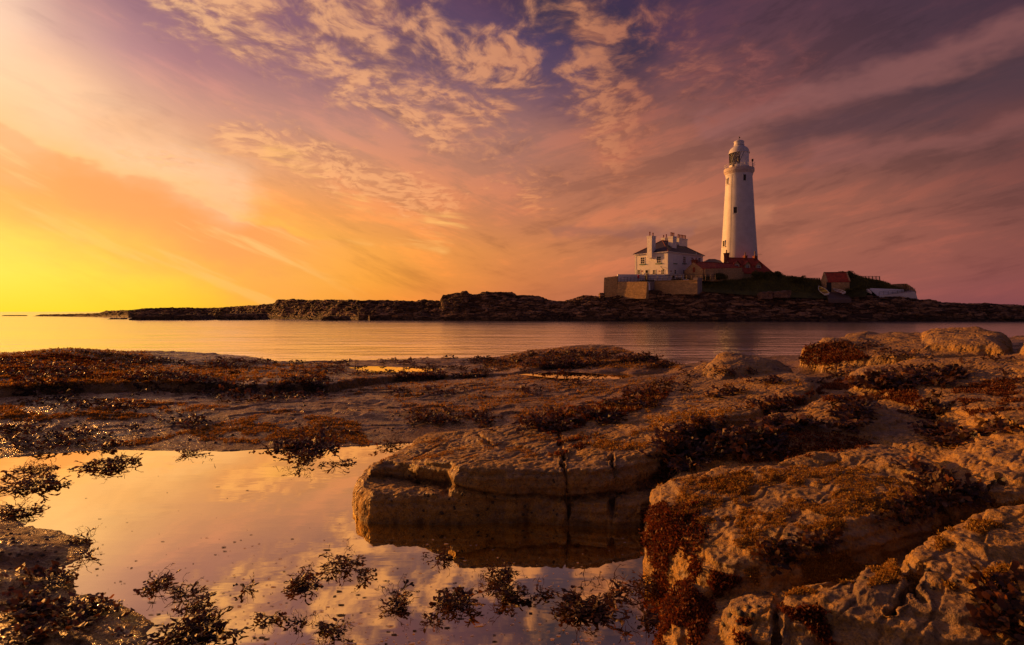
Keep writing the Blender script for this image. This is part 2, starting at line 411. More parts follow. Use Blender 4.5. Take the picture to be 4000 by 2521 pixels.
def base(x, y):
    r = 1
    z = .945+.012*(y-2.0)+.02*np.maximum(-x-1.5,0)
    z = z+.045*np.sin(x*.55+.6)*sst(5,9,y)+.05*fbm(x*.5,y*.5,None,3)+.022*fbm(x*1.6,y*2.2,None,3)
    # ledge: one bed higher behind a dark undercut step
    lx = np.interp(x, [-14,-9,-7.5,-6.7,-5.2,-3.6,-3.1,-2.95,-2.4,-1.5,3,10], [8.0,8.0,8.4,9.2,9.6,9.65,9.7,10.3,11.6,12.3,13,13])
    lx = lx+.18*fbm(x*1.3,y*0+3.3,None,3)
    stepn = sst(0,.09,y-lx)
    z = z+stepn*(.13-.07*sst(-2.5,0,x))
    z = z-.07*np.exp(-((y-lx+.06)/.07)**2)*(x<-2.4)*(.6+.8*fbm(x*2,y*0+9,None,2))
    # right: the whole shore climbs
    z = z+.08*np.clip(x-.9,0,8)+.03*np.clip(x-4,0,10)
    z = z-.14*sst(10.2,13,y)*sst(.8,-.6,x)
    # mounds on the outer edge
    z = z+.24*np.exp(-(((x+10.4)/1.9)**2+((y-13.4)/1.0)**2))
    z = z+.17*np.exp(-(((x-1.8)/2.4)**2+((y-15.8)/1.2)**2))+.06*np.exp(-(((x+1.4)/1.2)**2+((y-16)/.8)**2))
    # low parallel grooves in the flat platform
    gr = np.sin((y*3.3+x*.8+1.2*fbm(x*.4,y*.4,None,2))*2.2)
    z = z-.012*sst(.7,1,gr)*sst(6.5,7.2,y)*sst(10,9,y)
    qt = fbm(x*.55+3,y*.9,None,4)*5; tf = qt-np.floor(qt); z = z+(np.floor(qt)+sst(.78,1,tf)-qt)*.034*np.maximum(sst(5.5,7.5,y), (x<-1.3)*1.0)
    # outer edge into the sea
    e = 15.4+.9*fbm(x*.25,y*0+1.1,None,3)+.25*fbm(x*1.5,y*0+7,None,2)
    e = np.where(x>1, e-4.6*sst(2.6,4.0,x)+1.0*sst(6,9,x), e)+1.0*np.exp(-((x-1.6)/1.4)**2)-1.2*np.exp(-((x+6.0)/.9)**2)+.8*np.exp(-((x+11)/2.)**2)
    z = z-1.6*sst(0,1.5,y-e)
    # basin of the pool
    wx = x+.05*fbm(x*3,y*3,None,3); wy = y+.07*fbm(x*3+40,y*3,None,3)
    d = np.full(x.shape, -5, np.float32); s_ = (y < 9)&(x < 3)
    d[s_] = sdf(wx[s_], wy[s_], poolw)
    wdt = .35+1.5*sst(4.6,5.6,y)
    k = sst(0,1,(d+wdt)/wdt)
    z = z*(1-k)+k*np.minimum(z,.908+.012*fbm(x*6,y*6,None,2))
    z = z-.20*sst(-.01,.35,d)
    for P, pz in puddles:
        s_ = (y > 9)&(y < 15)&(x > -5)&(x < 4.5); d = np.full(x.shape, -5, np.float32); xx, yy = x[s_], y[s_]
        d[s_] = sdf(xx+.15*fbm(xx*1.5,yy*1.5,None,2), yy+.3*fbm(xx*1.5+9,yy*1.5,None,2), P)
        k = sst(-.5,.1,d); z = z*(1-k)+k*np.minimum(z, pz-.015-.065*sst(-.15,.25,d)+.01*fbm(x*5,y*5,None,2))
    return z
ROCKS = [
 ('fill', [(2575,1890,1.17),(2700,1725,1.27),(2850,1650,1.32),(3200,1500,1.43),(3300,1425,1.53),(4700,1400,1.76),(4900,2300,1.34),(4800,3400,.9),(2750,3400,.85),(2610,2300,1.0),(2585,2050,1.12)], .10, .35, .0, .03, [(2700,1950,1.26),(3000,1850,1.35),(3264,1775,1.28),(3600,1890,1.28),(3300,2130,1.06),(3700,1960,1.22),(3560,1700,1.44),(3500,2040,1.12),(2950,2200,1.0),(3600,2260,1.18),(4000,2300,1.28),(3100,2300,1.1),(3300,1600,1.47),(2900,1700,1.37),(3700,1500,1.56),(4000,1700,1.55),(4100,2000,1.44)]),
 # name, outline (px,py,z of the top rim), edge radius, drop, bulge, warp
 ('low_slab', [(1392,1900,1.10),(1440,1930,1.10),(1600,1938,1.10),(1823,1940,1.09),(2050,1950,1.07),(2200,1962,1.06),(2500,1975,1.06),(2640,1900,1.1),(2600,1800,1.15),(2000,1720,1.12),(1600,1745,1.10),(1425,1815,1.10),(1385,1870,1.10)], .06, .30, .0, .06),
 ('block', [(1432,1840,1.165),(1511,1814,1.195),(1640,1802,1.25),(1752,1793,1.30),(1768,1834,1.265),(1830,1842,1.255),(1997,1850,1.25),(2209,1840,1.255),(2385,1830,1.26),(2500,1800,1.28),(2600,1745,1.33),(2760,1655,1.42),(2950,1605,1.46),(3190,1520,1.50),(3175,1470,1.55),(3000,1405,1.60),(2750,1415,1.50),(2700,1440,1.46),(2560,1500,1.42),(2300,1590,1.38),(2000,1652,1.33),(1742,1675,1.28),(1667,1684,1.26),(1561,1745,1.235),(1452,1800,1.18)], .07, .26, .01, .06),
 ('knob', [(2725,1412,1.66),(2765,1374,1.75),(2830,1360,1.80),(2900,1376,1.75),(3000,1398,1.67),(3120,1425,1.58),(3080,1470,1.50),(2790,1460,1.56)], .40, .5, .02, .10),
 ('shelf_right', [(3270,1500,1.52),(3290,1425,1.62),(3650,1392,1.75),(4100,1352,1.85),(4700,1400,1.9),(4700,1700,1.75),(3900,1650,1.62),(3620,1580,1.52),(3480,1548,1.5)], .35, .6, .04, .12),
 ('outcrop_a', [(3136,1348,1.80),(3200,1322,1.88),(3330,1300,1.97),(3560,1297,1.98),(3640,1306,1.95),(3800,1332,1.90),(3945,1345,1.85),(3940,1388,1.75),(3650,1394,1.74),(3500,1398,1.70),(3210,1400,1.62)], .14, .75, .03, .16),
 ('outcrop_b', [(3590,1291,2.03),(3640,1284,2.06),(3760,1282,2.08),(3900,1292,2.05),(3950,1312,2.0),(3935,1352,1.9),(3620,1345,1.88)], .14, .5, .03, .12),
 ('outcrop_c', [(3960,1330,1.95),(4500,1320,2.0),(4600,1420,1.9),(4000,1430,1.8)], .25, .7, .04, .12),
 ('middle', [(2700,1735,1.36),(2760,1690,1.39),(2950,1605,1.46),(3177,1538,1.51),(3310,1531,1.53),(3463,1546,1.53),(3583,1622,1.48),(3560,1700,1.42),(3300,1745,1.38),(2900,1795,1.31)], .35, .35, .05, .08),
 ('upper_right', [(3640,1840,1.44),(3610,1720,1.46),(3700,1660,1.52),(4100,1640,1.62),(4700,1640,1.7),(4700,1900,1.56),(4000,1905,1.48),(3800,1895,1.45)], .4, .4, .05, .10),
 ('strand_right', [(2900,1830,1.36),(3200,1745,1.42),(3450,1715,1.46),(3640,1760,1.48),(3850,1880,1.45),(3740,1925,1.43),(3500,1840,1.44),(3264,1800,1.44)], .18, .25, .02, .06),
 ('boulder', [(2545,1872,1.27),(2800,1806,1.355),(3030,1798,1.40),(3264,1798,1.42),(3500,1835,1.42),(3715,1932,1.40),(3640,1985,1.37),(3463,2030,1.36),(3264,2108,1.32),(2998,2158,1.27),(2865,2225,1.19),(2740,2220,1.15),(2625,2150,1.15),(2545,2000,1.25)], .13, .42, .03, .04),
 ('foot', [(2640,2240,1.08),(2720,2235,1.10),(2850,2245,1.14),(2790,2380,1.10),(2720,2521,1.05),(2700,2900,.95),(2540,2900,.95),(2548,2521,1.02),(2575,2350,1.06)], .14, .35, .02, .05),
 ('near_boulder', [(2830,2290,1.22),(2940,2205,1.31),(3150,2168,1.35),(3397,2112,1.39),(3600,2022,1.43),(3745,1945,1.45),(4100,1895,1.5),(4700,1960,1.5),(4900,2300,1.4),(4700,2800,1.1),(3700,2700,1.12),(3300,2680,1.08),(3040,2700,1.04),(2800,2640,1.02),(2780,2420,1.12)], .11, .8, .04, .045, [(3300,2300,1.27),(3640,2200,1.36),(3900,2200,1.41),(3560,2400,1.22),(3050,2360,1.20),(4000,2450,1.25)]),
]
def rockz(x, y, spec):
    name, pts, r, drop, bulge, warp = spec[:6]
    P = np.array([(*PZ(a,b,z), z) for a,b,z in pts])
    out = np.full(x.shape, -9, np.float32)
    mrg = .5
    sel = (x > P[:,0].min()-mrg)&(x < P[:,0].max()+mrg)&(y > P[:,1].min()-mrg)&(y < P[:,1].max()+mrg)
    if not sel.any(): return out
    xs_, ys_ = x[sel], y[sel]
    wx = xs_+warp*fbm(xs_*2.6+11,ys_*2.6,None,4); wy = ys_+warp*1.3*fbm(xs_*2.6,ys_*2.6+31,None,4)
    d = sdf(wx, wy, P[:,:2])
    # top: smooth inverse distance surface through the rim heights
    num = 0; den = 0
    P2 = P if len(spec) < 7 else np.concatenate([P, np.array([(*PZ(a,b,z), z) for a,b,z in spec[6]])])
    for px_, py_, pz_ in P2:
        w = 1/((xs_-px_)**2+(ys_-py_)**2+.04)**1.3; num = num+w*pz_; den = den+w
    top = num/den+bulge*sst(0,r*2.2,d)
    t = np.clip((d+.02)/(r+.02), 0, 1)
    edge = 1-np.sqrt(np.maximum(1-(1-t)**2.4, 0))
    z = top-drop*edge*np.where(r>.15,.8,.55)
    z = np.where(d < -.02, top-drop*np.where(r>.15,.8,.55)-(-d-.02)*9, z)
    out[sel] = z; return out
def heights(x, y):
    zb = base(x, y); z = zb.copy(); rid = np.zeros(x.shape, np.int16)
    for i, sp in enumerate(ROCKS):
        rz_ = rockz(x, y, sp)
        w = rz_ > z; rid[w] = i if i else 20
        k = .02; h = np.clip(.5+.5*(rz_-z)/k, 0, 1)
        z = np.where(rz_ > -5, np.maximum(rz_,z)+k*h*(1-h)*.5, z)
    # cracks through the block
    def crack(px0,py0,px1,py1,zc,w,dep):
        nonlocal z
        a = PZ(px0,py0,zc); b = PZ(px1,py1,zc)
        ex, ey = b[0]-a[0], b[1]-a[1]
        wob_ = .05*fbm(x*5,y*5,None,4); w = w*(.55+.9*np.clip(.5+fbm(x*9+5,y*9,None,2),0,1))
        t = np.clip(((x-a[0])*ex+(y-a[1])*ey)/(ex*ex+ey*ey),0,1)
        d = np.hypot(x-a[0]-t*ex+wob_, y-a[1]-t*ey)
        z = np.where(z > .93, np.maximum(z-dep*(1-sst(w*.4,w,d)), .915), z)
    crack(2212,1985,2205,1770,1.25,.017,.13)
    crack(2205,1770,2180,1690,1.30,.018,.03)
    crack(2390,1990,2392,1790,1.25,.014,.08)
    crack(1560,1770,1800,1700,1.29,.018,.012)
    crack(1865,1690,1950,1740,1.30,.016,.015)
    crack(3490,2130,3590,2300,1.33,.035,.07)
    crack(3590,2300,3480,2400,1.25,.03,.06)
    crack(3060,2330,3040,2480,1.2,.02,.05)
    crack(2960,2300,3250,2275,1.24,.025,.035)
    crack(3250,2275,3490,2200,1.28,.025,.035)
    crack(2700,1960,3050,1900,1.33,.03,.012)
    return z, rid
# coarse table along rays
NC, NF = 560, 1400
pxc = np.linspace(-520, 4520, NC)
Yf = np.exp(np.linspace(math.log(1.55), math.log(24), NF)).astype(np.float32)
XX = ((pxc[:,None]-2000)/F*Yf[None,:]).astype(np.float32); YY = np.broadcast_to(Yf[None,:], XX.shape).astype(np.float32)
ZT, ID = heights(XX.copy(), YY.copy())

# spread the rows of each ray by how much of the picture they take up
pyt = HOR+(CZ-ZT)*F/YY
w = np.abs(np.diff(pyt,axis=1)); vis = np.minimum.accumulate(pyt,axis=1)
w = np.where(pyt[:,1:] <= vis[:,:-1]+25, w, w*.35)
w = w*np.where(pyt[:,1:] > 2650, .25, 1)
w += 3200*np.diff(np.log(Yf))[None,:]*.35*(YY[:,1:]<18)+20*np.diff(np.log(Yf))[None,:]
ker = np.hanning(15); ker /= ker.sum()
wp = np.pad(w, ((7,7),(0,0)), mode='edge')
w = sum(ker[i]*wp[i:i+NC] for i in range(15))
cum = np.concatenate([np.zeros((NC,1)), np.cumsum(w,axis=1)],axis=1); cum /= cum[:,-1:]
NR = 900; NCC = 1360
q = np.linspace(0,1,NR)
rowf = np.array([np.interp(q, cum[i], np.arange(NF)) for i in range(NC)])     # fractional fine index
pxf = np.linspace(pxc[0], pxc[-1], NCC); ci = np.linspace(0, NC-1, NCC)
c0 = np.minimum(ci.astype(int), NC-2); cf = (ci-c0)[:,None]
rf = rowf[c0]*(1-cf)+rowf[c0+1]*cf
r0 = np.minimum(rf.astype(int), NF-2); rr = rf-r0
def bil(T):
    a = T[c0[:,None], r0]*(1-rr)+T[c0[:,None], r0+1]*rr
    b = T[c0[:,None]+1, r0]*(1-rr)+T[c0[:,None]+1, r0+1]*rr
    return a*(1-cf)+b*cf
Yv = (Yf[r0]*(1-rr)+Yf[r0+1]*rr).astype(np.float32)
Xv = ((pxf[:,None]-2000)/F*Yv).astype(np.float32)
Zv = bil(ZT).astype(np.float32)
IDv = ID[np.clip(np.round(ci).astype(int),0,NC-1)[:,None], np.clip(np.round(rf).astype(int),0,NF-1)]
def gridnormals(X, Y, Z):
    P = np.stack([X,Y,Z],-1)
    du = np.gradient(P,axis=0); dv = np.gradient(P,axis=1)
    n = np.cross(du, dv); n /= np.linalg.norm(n,axis=-1,keepdims=True)+1e-12
    n[n[...,2]<0] *= -1
    return n
N = gridnormals(Xv,Yv,Zv)
isrock = IDv > 0
near = np.clip(6/Yv, .25, 1.0)
steep = 1-N[...,2]
# lumps, pits and roughness pushed along the normal
lump = fbm(Xv*3.1,Yv*3.1,Zv*6,5,2.03,.5)*.026
rid_ = np.abs(fbm((Xv*.8+Yv*.6)*1.6,(Yv*.8-Xv*.6)*4.5,Zv*3,4)); lump = lump*np.where((IDv==11)|(IDv==13),.38,.62)-np.exp(-(rid_/.04)**2)*.009*(IDv>0)
qz = (Zv+.05*fbm(Xv*1.3+5,Yv*1.3,None,4)+.02*fbm(Xv*6,Yv*6,None,3))/.05; fz = qz-np.floor(qz)
lump = lump+(np.floor(qz)+sst(.6,.95,fz)-qz)*.026*(IDv>0)*np.clip(1.2-steep,0,1)*sst(9,6,Yv)
pits = fbm(Xv*11+3,Yv*14,Zv*11,2); pit2 = np.minimum(pits+.03,0)*.022
fine = fbm(Xv*42,Yv*42,Zv*42,2)*.003
disp = np.where(isrock, lump+pit2*sst(7,3,Yv)+fine, lump*.5+pit2*.6+fine*1.8)
strata = fbm(Xv*.9,Yv*.9,Zv*20,3)*.045*steep+fbm(Xv*8,Yv*8,Zv*8,3)*.03*steep
disp = disp+np.where(isrock, strata, strata*.5)
far = sst(7,10,Yv)*isrock
disp = disp+far*(fbm(Xv*2.2,Yv*2.2,Zv*4,3)*.07)
# undercut seam between the two beds of the block
seam = np.interp(pxf, [1380,1499,1640,1761,1885,2000,2103,2209,2384,2500], [1850,1861,1880,1898,1929,1940,1935,1948,1929,1925])[:,None]
pyv = HOR+(CZ-Zv)*F/Yv
onb = ((IDv==1)|(IDv==2))&(pxf[:,None]<2500)&(Yv<4.8)
seamd = np.exp(-((pyv-seam+3*fbm(Xv*14,Yv*14,None,2))/7)**2)*sst(.25,.6,steep)
disp = disp-np.where(onb, seamd*.05, 0)
disp = disp*np.clip(.35+.65*sst(.87,.96,Zv),0,1)
Xv = Xv+N[...,0]*disp; Yv = Yv+N[...,1]*disp; Zv = Zv+N[...,2]*disp

# hit table: first surface seen at a photo pixel
pyg = HOR+(CZ-Zv)*F/Yv
runmin = np.minimum.accumulate(pyg,axis=1)
Ng = gridnormals(Xv,Yv,Zv)
def hit(px, py):
    i = int(round((px-pxf[0])/(pxf[-1]-pxf[0])*(NCC-1)))
    if i < 0 or i >= NCC: return None
    j = int(np.searchsorted(-runmin[i], -py))
    if j >= NR: return None
    return (Xv[i,j],Yv[i,j],Zv[i,j]), Ng[i,j], int(IDv[i,j])
# cover masks carried to the material: where algae film and weed stain grow
hollow = Zv-0
def blur(A, k):
    K = np.ones(2*k+1)/(2*k+1)
    Ap = np.pad(A,((k,k),(0,0)),mode='edge'); c = np.cumsum(np.concatenate([np.zeros((1,A.shape[1])),Ap]),axis=0); A = (c[2*k+1:]-c[:-2*k-1])/(2*k+1)
    Ap = np.pad(A,((0,0),(k,k)),mode='edge'); c = np.cumsum(np.concatenate([np.zeros((A.shape[0],1)),Ap],axis=1),axis=1); return (c[:,2*k+1:]-c[:,:-2*k-1])/(2*k+1)
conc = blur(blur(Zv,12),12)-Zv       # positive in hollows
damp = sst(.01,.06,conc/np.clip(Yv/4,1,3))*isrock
platform = (~isrock).astype(np.float32)
algae = np.clip(sst(.05,.4,fbm(Xv*.9,Yv*.9,None,2)+.16*(Yv>9)+.04),0,1)*platform

def rockmat():
    m, g, out = newmat('wet sandstone with algae film')
    P = g.new('ShaderNodeNewGeometry').outputs['Position']
    plat = g.attr('platform'); dmp = g.attr('damp'); alg = g.attr('algae')
    n0 = g.noise(P, .9, 5, .6); n1 = g.noise(P, 5, 6, .65); n2 = g.noise(P, 26, 5, .65); n3 = g.noise(P, 120, 3, .6)
    stone = g.mix(g.rng(n1,.36,.64), (.235,.15,.062), (.40,.262,.115))
    stone = g.mix(g.rng(n2,.42,.62,0,.6), stone, (.14,.08,.045))
    pl = g.mix(g.rng(n1,.36,.64), (.20,.125,.06), (.37,.24,.13))
    pl = g.mix(g.rng(n2,.44,.64,0,.5), pl, (.13,.072,.036))
    pl = g.mix(g.rng(g.add(g.mul(n2,.6),g.mul(n1,.4)),.50,.58,0,.7), pl, (.13,.085,.03)); c = g.mix(plat, stone, pl)
    film = g.rng(g.add(g.mul(n0,.35), g.add(g.mul(n1,.3), g.mul(n2,.35))), .44, .54)
    c = g.mix(g.mul(g.mul(film, g.sub(1, g.mul(plat,.55))), .8), c, g.mix(g.rng(n3,.4,.6), (.52,.28,.04), (.27,.16,.035)))
    c = g.mix(g.mul(alg, g.rng(n2,.35,.6,.2,.9)), c, g.mix(g.rng(n3,.4,.6), (.20,.125,.03), (.09,.06,.016)))
    sp_ = g.noise(P, 70, 4, .7); c = g.mix(g.rng(sp_,.52,.66,0,.75), c, g.mix(1.0, c, (.35,.30,.28), 'MULTIPLY')); c = g.mix(g.rng(sp_,.46,.34,0,.5), c, g.mix(1.0, c, (1.5,1.45,1.35), 'MULTIPLY'))
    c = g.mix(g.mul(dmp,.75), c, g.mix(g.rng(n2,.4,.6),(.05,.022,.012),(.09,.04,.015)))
    sepz = g.new('ShaderNodeSeparateXYZ', {0: P}).outputs[2]
    wet = g.rng(g.add(sepz, g.mul(n1,.06)), .985, .935)
    c = g.mix(g.mul(wet,.55), c, g.mix(1.0, c, (.38,.33,.33), 'MULTIPLY'))
    # barnacle specks
    v = g.vor(P, 55); bar = g.mul(g.rng(v,.28,.18), g.rng(g.noise(P,3.3,3,.5),.52,.66))
    c = g.mix(g.mul(bar,.55), c, (.42,.34,.27))
    ro = g.rng(g.add(g.mul(n1,.5), g.mul(n2,.5)), .38, .62, .32, .75)
    wetp = g.mul(plat, g.rng(g.add(g.mul(n0,.5),g.mul(n1,.5)),.44,.58))
    ro = g.sub(ro, g.mul(wetp, g.mul(ro,.62)))
    gleam = g.mul(plat, g.mul(g.rng(g.noise(g.vm('MULTIPLY',P,(1,1.8,1)).outputs[0], 7, 4, .65),.54,.60), g.rng(n0,.42,.52)))
    ro = g.sub(ro, g.mul(gleam, g.sub(ro,.07)))
    ro = g.add(ro, g.mul(g.sub(1,plat), .12))
    h = g.add(g.add(g.mul(n2, .012), g.mul(n3,.004)), g.mul(g.rng(g.vor(P,21),.0,.5), g.mul(g.sub(1.12,plat), .010)))
    h = g.add(h, g.mul(bar,.002)); h = g.add(h, g.mul(g.noise(P,300,3,.6), .0022))
    bp = g.new('ShaderNodeBump', {'Strength': 1.0, 'Distance': 1.4, 'Height': h})
    b = g.new('ShaderNodeBsdfPrincipled', {'Base Color': c, 'Roughness': ro, 'Specular IOR Level': g.add(g.sub(.5, g.mul(plat,.28)), g.mul(gleam,.5)), 'Normal': bp.outputs[0]})
    g.l.new(b.outputs[0], out.inputs[0]); return m
M_rock = rockmat()
idx = np.arange(NCC*NR).reshape(NCC,NR)
quads = np.stack([idx[:-1,:-1],idx[1:,:-1],idx[1:,1:],idx[:-1,1:]],-1)
qid = IDv[:-1,:-1]
Vall = np.stack([Xv,Yv,Zv],-1).reshape(-1,3)
NAMES = {
 (0,20): ('rocky_shore', None, None),
 (1,2): ('rock_slab', 'long pale sandstone slab with a cracked two-layer front face rising out of the pool', 'rock'),
 (3,): ('rock', 'small rounded rock knob at the far end of the long slab beside the sea', 'rock'),
 (4,): ('shelf_rock', 'broad weed-streaked rock shelf between the far outcrops and the right edge', 'rock'),
 (5,): ('rock_outcrop', 'dark far outcrop with a weedy left face standing against the sea', 'rock'),
 (6,): ('rock_outcrop', 'flat-topped orange-lit outcrop, furthest right against the sea', 'rock'),
 (7,): ('rock_outcrop', 'low dark outcrop cut off by the right edge at the waterline', 'rock'),
 (8,): ('rock_hump', 'smooth rounded rock hump with dark weed spilled over its left side', 'rock'),
 (9,): ('rock_hump', 'weed-darkened rock hump at the right edge above the near boulder', 'rock'),
 (10,): ('rock_ridge', 'low rock ridge lying along the back of the big lit boulder', 'rock'),
 (11,): ('boulder', 'big domed boulder with golden dimpled top and red weedy left flank', 'boulder'),
 (12,): ('rock', 'low rock foot covered in rusty red weed at the pool edge', 'rock'),
 (13,): ('boulder', 'nearest boulder filling the bottom right corner, its left face smooth and orange-lit', 'boulder'),
}
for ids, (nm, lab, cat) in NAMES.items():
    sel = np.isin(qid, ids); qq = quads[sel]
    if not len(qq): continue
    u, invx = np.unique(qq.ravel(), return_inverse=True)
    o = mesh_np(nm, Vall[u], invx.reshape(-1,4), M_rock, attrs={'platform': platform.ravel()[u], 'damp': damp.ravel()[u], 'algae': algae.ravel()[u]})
    if lab: tag(o, lab, cat)
    else: tag(o, kind='structure')

for k, (P, pz) in enumerate(puddles):
    c = np.mean(P,axis=0)
    flatpoly('shore_puddle', [(c[0]+(x-c[0])*1.12, c[1]+(y-c[1])*1.3) for x,y in P], pz-.012, M_pool)
# ------------------------------------------------------------------ island
M_irock = pmat('dark bedded island rock', (.135,.075,.048), .75, col2=(.05,.026,.018), vscale=.35, bump=.25, bscale=.9)
M_ochre = pmat('ochre lichened rock', (.30,.15,.05), .8, vscale=.6, bump=.2, bscale=1.2)
M_bank = pmat('rough coastal turf', (.09,.088,.02), .9, col2=(.045,.042,.012), vscale=.6, bump=.1, bscale=3)
def stonemat(name, c1, c2, mortar, sc_=3.2):
    m, g, out = newmat(name)
    tc = g.new('ShaderNodeTexCoord').outputs['Object']
    sp = g.new('ShaderNodeSeparateXYZ', {0: tc})
    hz = g.add(g.mul(sp.outputs[0],.8), g.mul(sp.outputs[1],.6))
    w = g.noise(tc, 1.5, 3, .5, 0, 1)
    v = g.vm('ADD', g.xyz(hz, g.mul(sp.outputs[2],1.9), g.mul(g.sub(sp.outputs[0],sp.outputs[1]),.3)), g.new('ShaderNodeVectorMath', {0: w, 'Scale': .4}, operation='SCALE').outputs[0]).outputs[0]
    cellc = g.vor(v, sc_, 'F1', 1); de = g.vor(v, sc_, 'DISTANCE_TO_EDGE')
    cs = g.new('ShaderNodeSeparateColor', {0: cellc}).outputs[0]
    n = g.noise(tc, .5, 5, .6); n2 = g.noise(tc, 6, 4, .6)
    c = g.mix(g.rng(g.add(g.mul(cs,.6), g.mul(n,.6)), .3, .9), c1, c2)
    c = g.mix(g.rng(n2,.4,.7,0,.5), c, mortar)
    c = g.mix(g.rng(de,.05,.0,0,.55), c, mortar)
    h = g.add(g.mul(g.rng(de,0,.12),.05), g.mul(n2,.03))
    bp = g.new('ShaderNodeBump', {'Strength': 1.0, 'Distance': 1.0, 'Height': h})
    b = g.new('ShaderNodeBsdfPrincipled', {'Base Color': c, 'Roughness': .85, 'Normal': bp.outputs[0]})
    g.l.new(b.outputs[0], out.inputs[0]); return m
M_stone = stonemat('golden rubble stone', (.72,.46,.20), (.48,.29,.12), (.26,.17,.09))
M_stone2 = stonemat('brown rubble stone', (.74,.47,.24), (.50,.31,.15), (.30,.19,.10), 3.4)
M_conc = pmat('grey concrete', (.26,.21,.21), .85, vscale=1)
M_deck = pmat('weathered gallery stone', (.56,.48,.47), .7, vscale=1)
M_white = pmat('white painted render', (.80,.77,.78), .6, var=.10, vscale=.8, bump=.01, bscale=3)
M_tower = pmat('white painted tower', (.62,.61,.67), .55, var=.16, vscale=.45, bump=.006, bscale=4)
M_slate = pmat('dark slate', (.055,.040,.042), .55, vscale=1.2, bump=.03, bscale=4)
def tilemat():
    m, g, out = newmat('red pantile')
    tc = g.new('ShaderNodeTexCoord').outputs['Object']
    n = g.noise(tc, 1.1, 5, .6); sp = g.new('ShaderNodeSeparateXYZ', {0: tc})
    rib = g.m('SINE', g.mul(g.add(g.mul(sp.outputs[0],.94), g.mul(sp.outputs[1],.34)), 24))
    rows = g.m('FRACT', g.mul(sp.outputs[2], 3.3))
    c = g.mix(g.rng(n,.35,.65), (.55,.075,.03), (.32,.045,.022))
    c = g.mix(g.mul(g.rng(rows,.18,.0),.5), c, (.09,.02,.015))
    bp = g.new('ShaderNodeBump', {'Strength': 1.0, 'Distance': 1.0, 'Height': g.add(g.mul(rib,.03), g.mul(rows,.05))})
    b = g.new('ShaderNodeBsdfPrincipled', {'Base Color': c, 'Roughness': .7, 'Normal': bp.outputs[0]})
    g.l.new(b.outputs[0], out.inputs[0]); return m
M_tile = tilemat()
M_brick = pmat('soot stained red brick', (.24,.06,.035), .8, vscale=3)
M_pot = pmat('terracotta pot', (.20,.035,.02), .7)
M_buff = pmat('buff clay pot', (.30,.19,.12), .7)
M_glass = pmat('dark window glass', (.015,.013,.016), .12, var=.1)
M_green = pmat('green painted sill', (.035,.17,.085), .6)
M_metal = pmat('galvanised rail', (.17,.12,.12), .5, metallic=.4)
M_wood = pmat('weathered timber', (.10,.06,.04), .85, vscale=4)
M_doorr = pmat('rust red door', (.32,.05,.02), .6)
M_dark = pmat('dark iron', (.02,.014,.014), .5)
M_redp = pmat('red plastic', (.75,.01,.015), .4)
M_yel = pmat('yellow boat paint', (.62,.47,.02), .45)
M_bwhite = pmat('white boat paint', (.78,.74,.74), .4, var=.08)
M_bred = pmat('oxblood boat paint', (.25,.02,.025), .45)
M_tan = pmat('tan thwart board', (.40,.24,.15), .7)

PXI = np.arange(60, 4700, 3.2)
Ys_ = np.interp(PXI, [60,130,300,500,800,1100,1400,1800,2400,3200,4700], [300,296,272,225,214,186,160,150,141,139,136])
prof = [(60,1240),(120,1238),(135,1234),(165,1228),(290,1226),(385,1223),(415,1213),(440,1213),(515,1211),(560,1205),(670,1201),(770,1203),(850,1202),(930,1196),(1030,1190),(1072,1184),(1080,1171),(1150,1168),(1215,1172),(1300,1170),(1400,1172),(1550,1173),(1620,1177),(1650,1170),(1720,1176),(1728,1153),(1760,1150),(1800,1140),(1822,1135),(1835,1147),(1860,1150),(1900,1136),(1960,1142),(2000,1140),(2020,1153),(2080,1152),(2110,1158),(2150,1173),(2200,1177),(2240,1165),(2280,1152),(2350,1158),(2450,1150),(2520,1140),(2680,1131),(2760,1137),(2950,1152),(3100,1160),(3200,1163),(3330,1158),(3400,1154),(3500,1160),(3560,1168),(3590,1172),(3650,1171),(3670,1179),(3720,1183),(3850,1184),(4000,1192),(4200,1200),(4700,1216)]
pyT = np.interp(PXI, [p[0] for p in prof], [p[1] for p in prof])
depth = np.interp(PXI, [60,400,1000,1700,2400,3600,4700], [3,7,9,10,9,8,8])
YT = Ys_+depth
zT = CZ+(HOR-pyT)/F*YT
NT = 190
T = np.concatenate([np.linspace(-.15,1,150), 1+np.linspace(.02,3.2,NT-150)])
TT = T[None,:]; Yi = Ys_[:,None]+depth[:,None]*TT
Xi = (PXI[:,None]-2000)/F*Yi
fr = np.clip(TT,0,1)
zz = zT[:,None]*(fr**.75)
rough_ = fbm(Xi*.14,Yi*.25,None,5)*2.2
lim = np.sin(np.pi*np.clip(fr,0,1))**.6
zz = zz+rough_*lim*np.clip(zT[:,None]/5,0.15,1)
# terraces of bedded rock
stp = .6; off = fbm(Xi*.05,Yi*.1,None,3)*3+Xi*.012
q_ = (zz+off)/stp; qf = q_-np.floor(q_); zter = (np.floor(q_)+sst(.62,.95,qf))*stp-off
zi = zz*.25+zter*.75
jag = perlin(Xi*.9,Yi*1.2)*.28+perlin(Xi*2.3,Yi*2.8)*.16+perlin(Xi*5,Yi*5)*.07
zi = zi+jag*np.clip(fr*3,0,1)*np.clip(zT[:,None]/4,.2,1)*np.where(TT>=.97,.55,1)
zi = np.minimum(zi, (zT[:,None]+.25)*Yi/YT[:,None]+ .3*(zT[:,None]*0) )
zi = np.where(TT < 0, TT*6, zi)
back = sst(1.6,3.2,TT)*np.where((PXI[:,None]>2345)&(PXI[:,None]<3570),0,1)
zi = np.where(TT>1, np.minimum(zi, zT[:,None]+jag*.4-.3*sst(1,1.5,TT))*(1-back)-1.5*back, zi)
